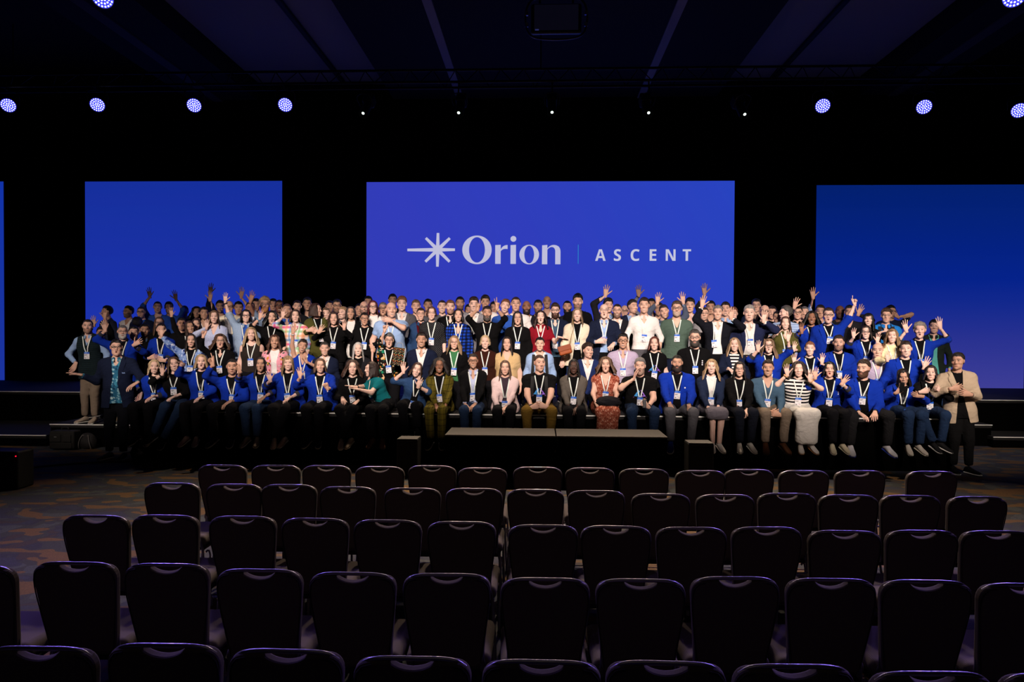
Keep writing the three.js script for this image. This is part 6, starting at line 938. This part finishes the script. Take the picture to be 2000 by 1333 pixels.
P(1818, 729, 'A', { hair: 'lob', hc: 0x2a1812, sk: 'a', j: 'bl', jc: 'black', t: 'tee', tc: 'black', print: 'ai', cuff: 0, hl: [1806, 765, 'c', 0, 0.36], hr: [1833, 761, 'g', 0, 0.3], pc: 'jeans', knee: [[1800, 812], [1846, 812]], foot: [[1823, 866], [1838, 866]], sc: 0x1a1a1c, so: 0xe8e4dc, fy: 0.4, lb: 0.8 }, 'person in black blazer and blue jeans seated last beside the beige blazer');

spreadAndBuild();
// ---------------------------------------------------------------- things held or worn loose
{ // brown shoulder bag against the cream cardigan
  const p = onZ(1106.5, 683, -11.42), g = thing('shoulder_bag', 'small tan leather shoulder bag hanging at the cream cardigan', 'bag', [p.x, p.y - 0.1, p.z]); g.rotation.z = 0.28;
  part('body', rbox(0.22, 0.15, 0.07, 0.03, 0, 0.09, 0), mat(0x9a4a1c, 0.55), g); part('flap', rbox(0.225, 0.09, 0.02, 0.012, 0, 0.13, 0.034), mat(0x8a3f16, 0.55), g);
  part('strap', tube([V(0.1, 0.15, 0), V(0.16, 0.28, 0.02), V(0.24, 0.42, 0.03), V(0.26, 0.56, 0.0)], 0.006, 16, 5), mat(0x8a6a30, 0.4), g);
}
{ const p = rust.G.clone().add(V(0.02, 0.15, 0.36)), geom = new THREE.SphereGeometry(1, 26, 16), q = geom.attributes.position; for (let i = 0; i < q.count; i++) { const x = q.getX(i), y = q.getY(i), z = q.getZ(i), f = 1 + 0.16 * noise(x * 3.1, y * 3.3, z * 3.2); q.setXYZ(i, x * 0.19 * f, y * 0.1 * f, z * 0.13 * f); } geom.computeVertexNormals();
  const m = part(numbered('folded_jacket'), geom, cloth('dark'), scene); m.position.copy(p).add(V(0, 0.07, 0)); m.userData = { label: 'dark knit jacket bundled in the lap of the rust dress', category: 'jacket' }; }
{ const a = can.arms[1], p = a.wr.clone().add(can.G).addScaledVector(a.fd, 0.07), g = thing('drink_can', 'slim metal drink can held by the grey-haired person in the logo tee', 'can', [p.x - 0.01, p.y - 0.05, p.z + 0.01]);
  part('body', cyl(0.028, 0.028, 0.12, 18).translate(0, 0.07, 0), mat(0x8a8a8e, 0.3, { metalness: 0.6 }), g); part('lid', cyl(0.023, 0.028, 0.01, 18).translate(0, 0.135, 0), mat(0xc0a060, 0.3, { metalness: 0.7 }), g); }
{ const a = phone.arms[0], p = a.wr.clone().add(phone.G).addScaledVector(a.fd, 0.08), g = thing('phone', 'black phone held upright by the person in blue blazer looking down', 'phone', [p.x, p.y - 0.03, p.z + 0.01]);
  part('body', rbox(0.072, 0.148, 0.009, 0.004, 0, 0.07, 0), mat(0x0a0a0c, 0.3), g); part('camera_lens', cyl(0.012, 0.012, 0.003, 12).rotateX(Math.PI / 2).translate(0.018, 0.125, 0.006), mat(0x222228, 0.2), g); }
{ const p = onZ(776, 697, -11.1), g = thing('gift_bag', 'glossy printed bag held by the person in the floral kimono', 'bag', [p.x, p.y - 0.16, p.z]); g.rotation.z = -0.12;
  part('body', rbox(0.2, 0.3, 0.03, 0.01, 0, 0.16, 0), cloth('floral'), g); part('edge', rbox(0.014, 0.31, 0.034, 0.005, 0.1, 0.16, 0), mat(0xc8ccd0, 0.3), g); part('handle', tube([V(-0.06, 0.31, 0), V(-0.04, 0.38, 0), V(0.04, 0.38, 0), V(0.06, 0.31, 0)], 0.005, 12, 5), mat(0x909498, 0.5), g); }
renderer.render(scene, camera);
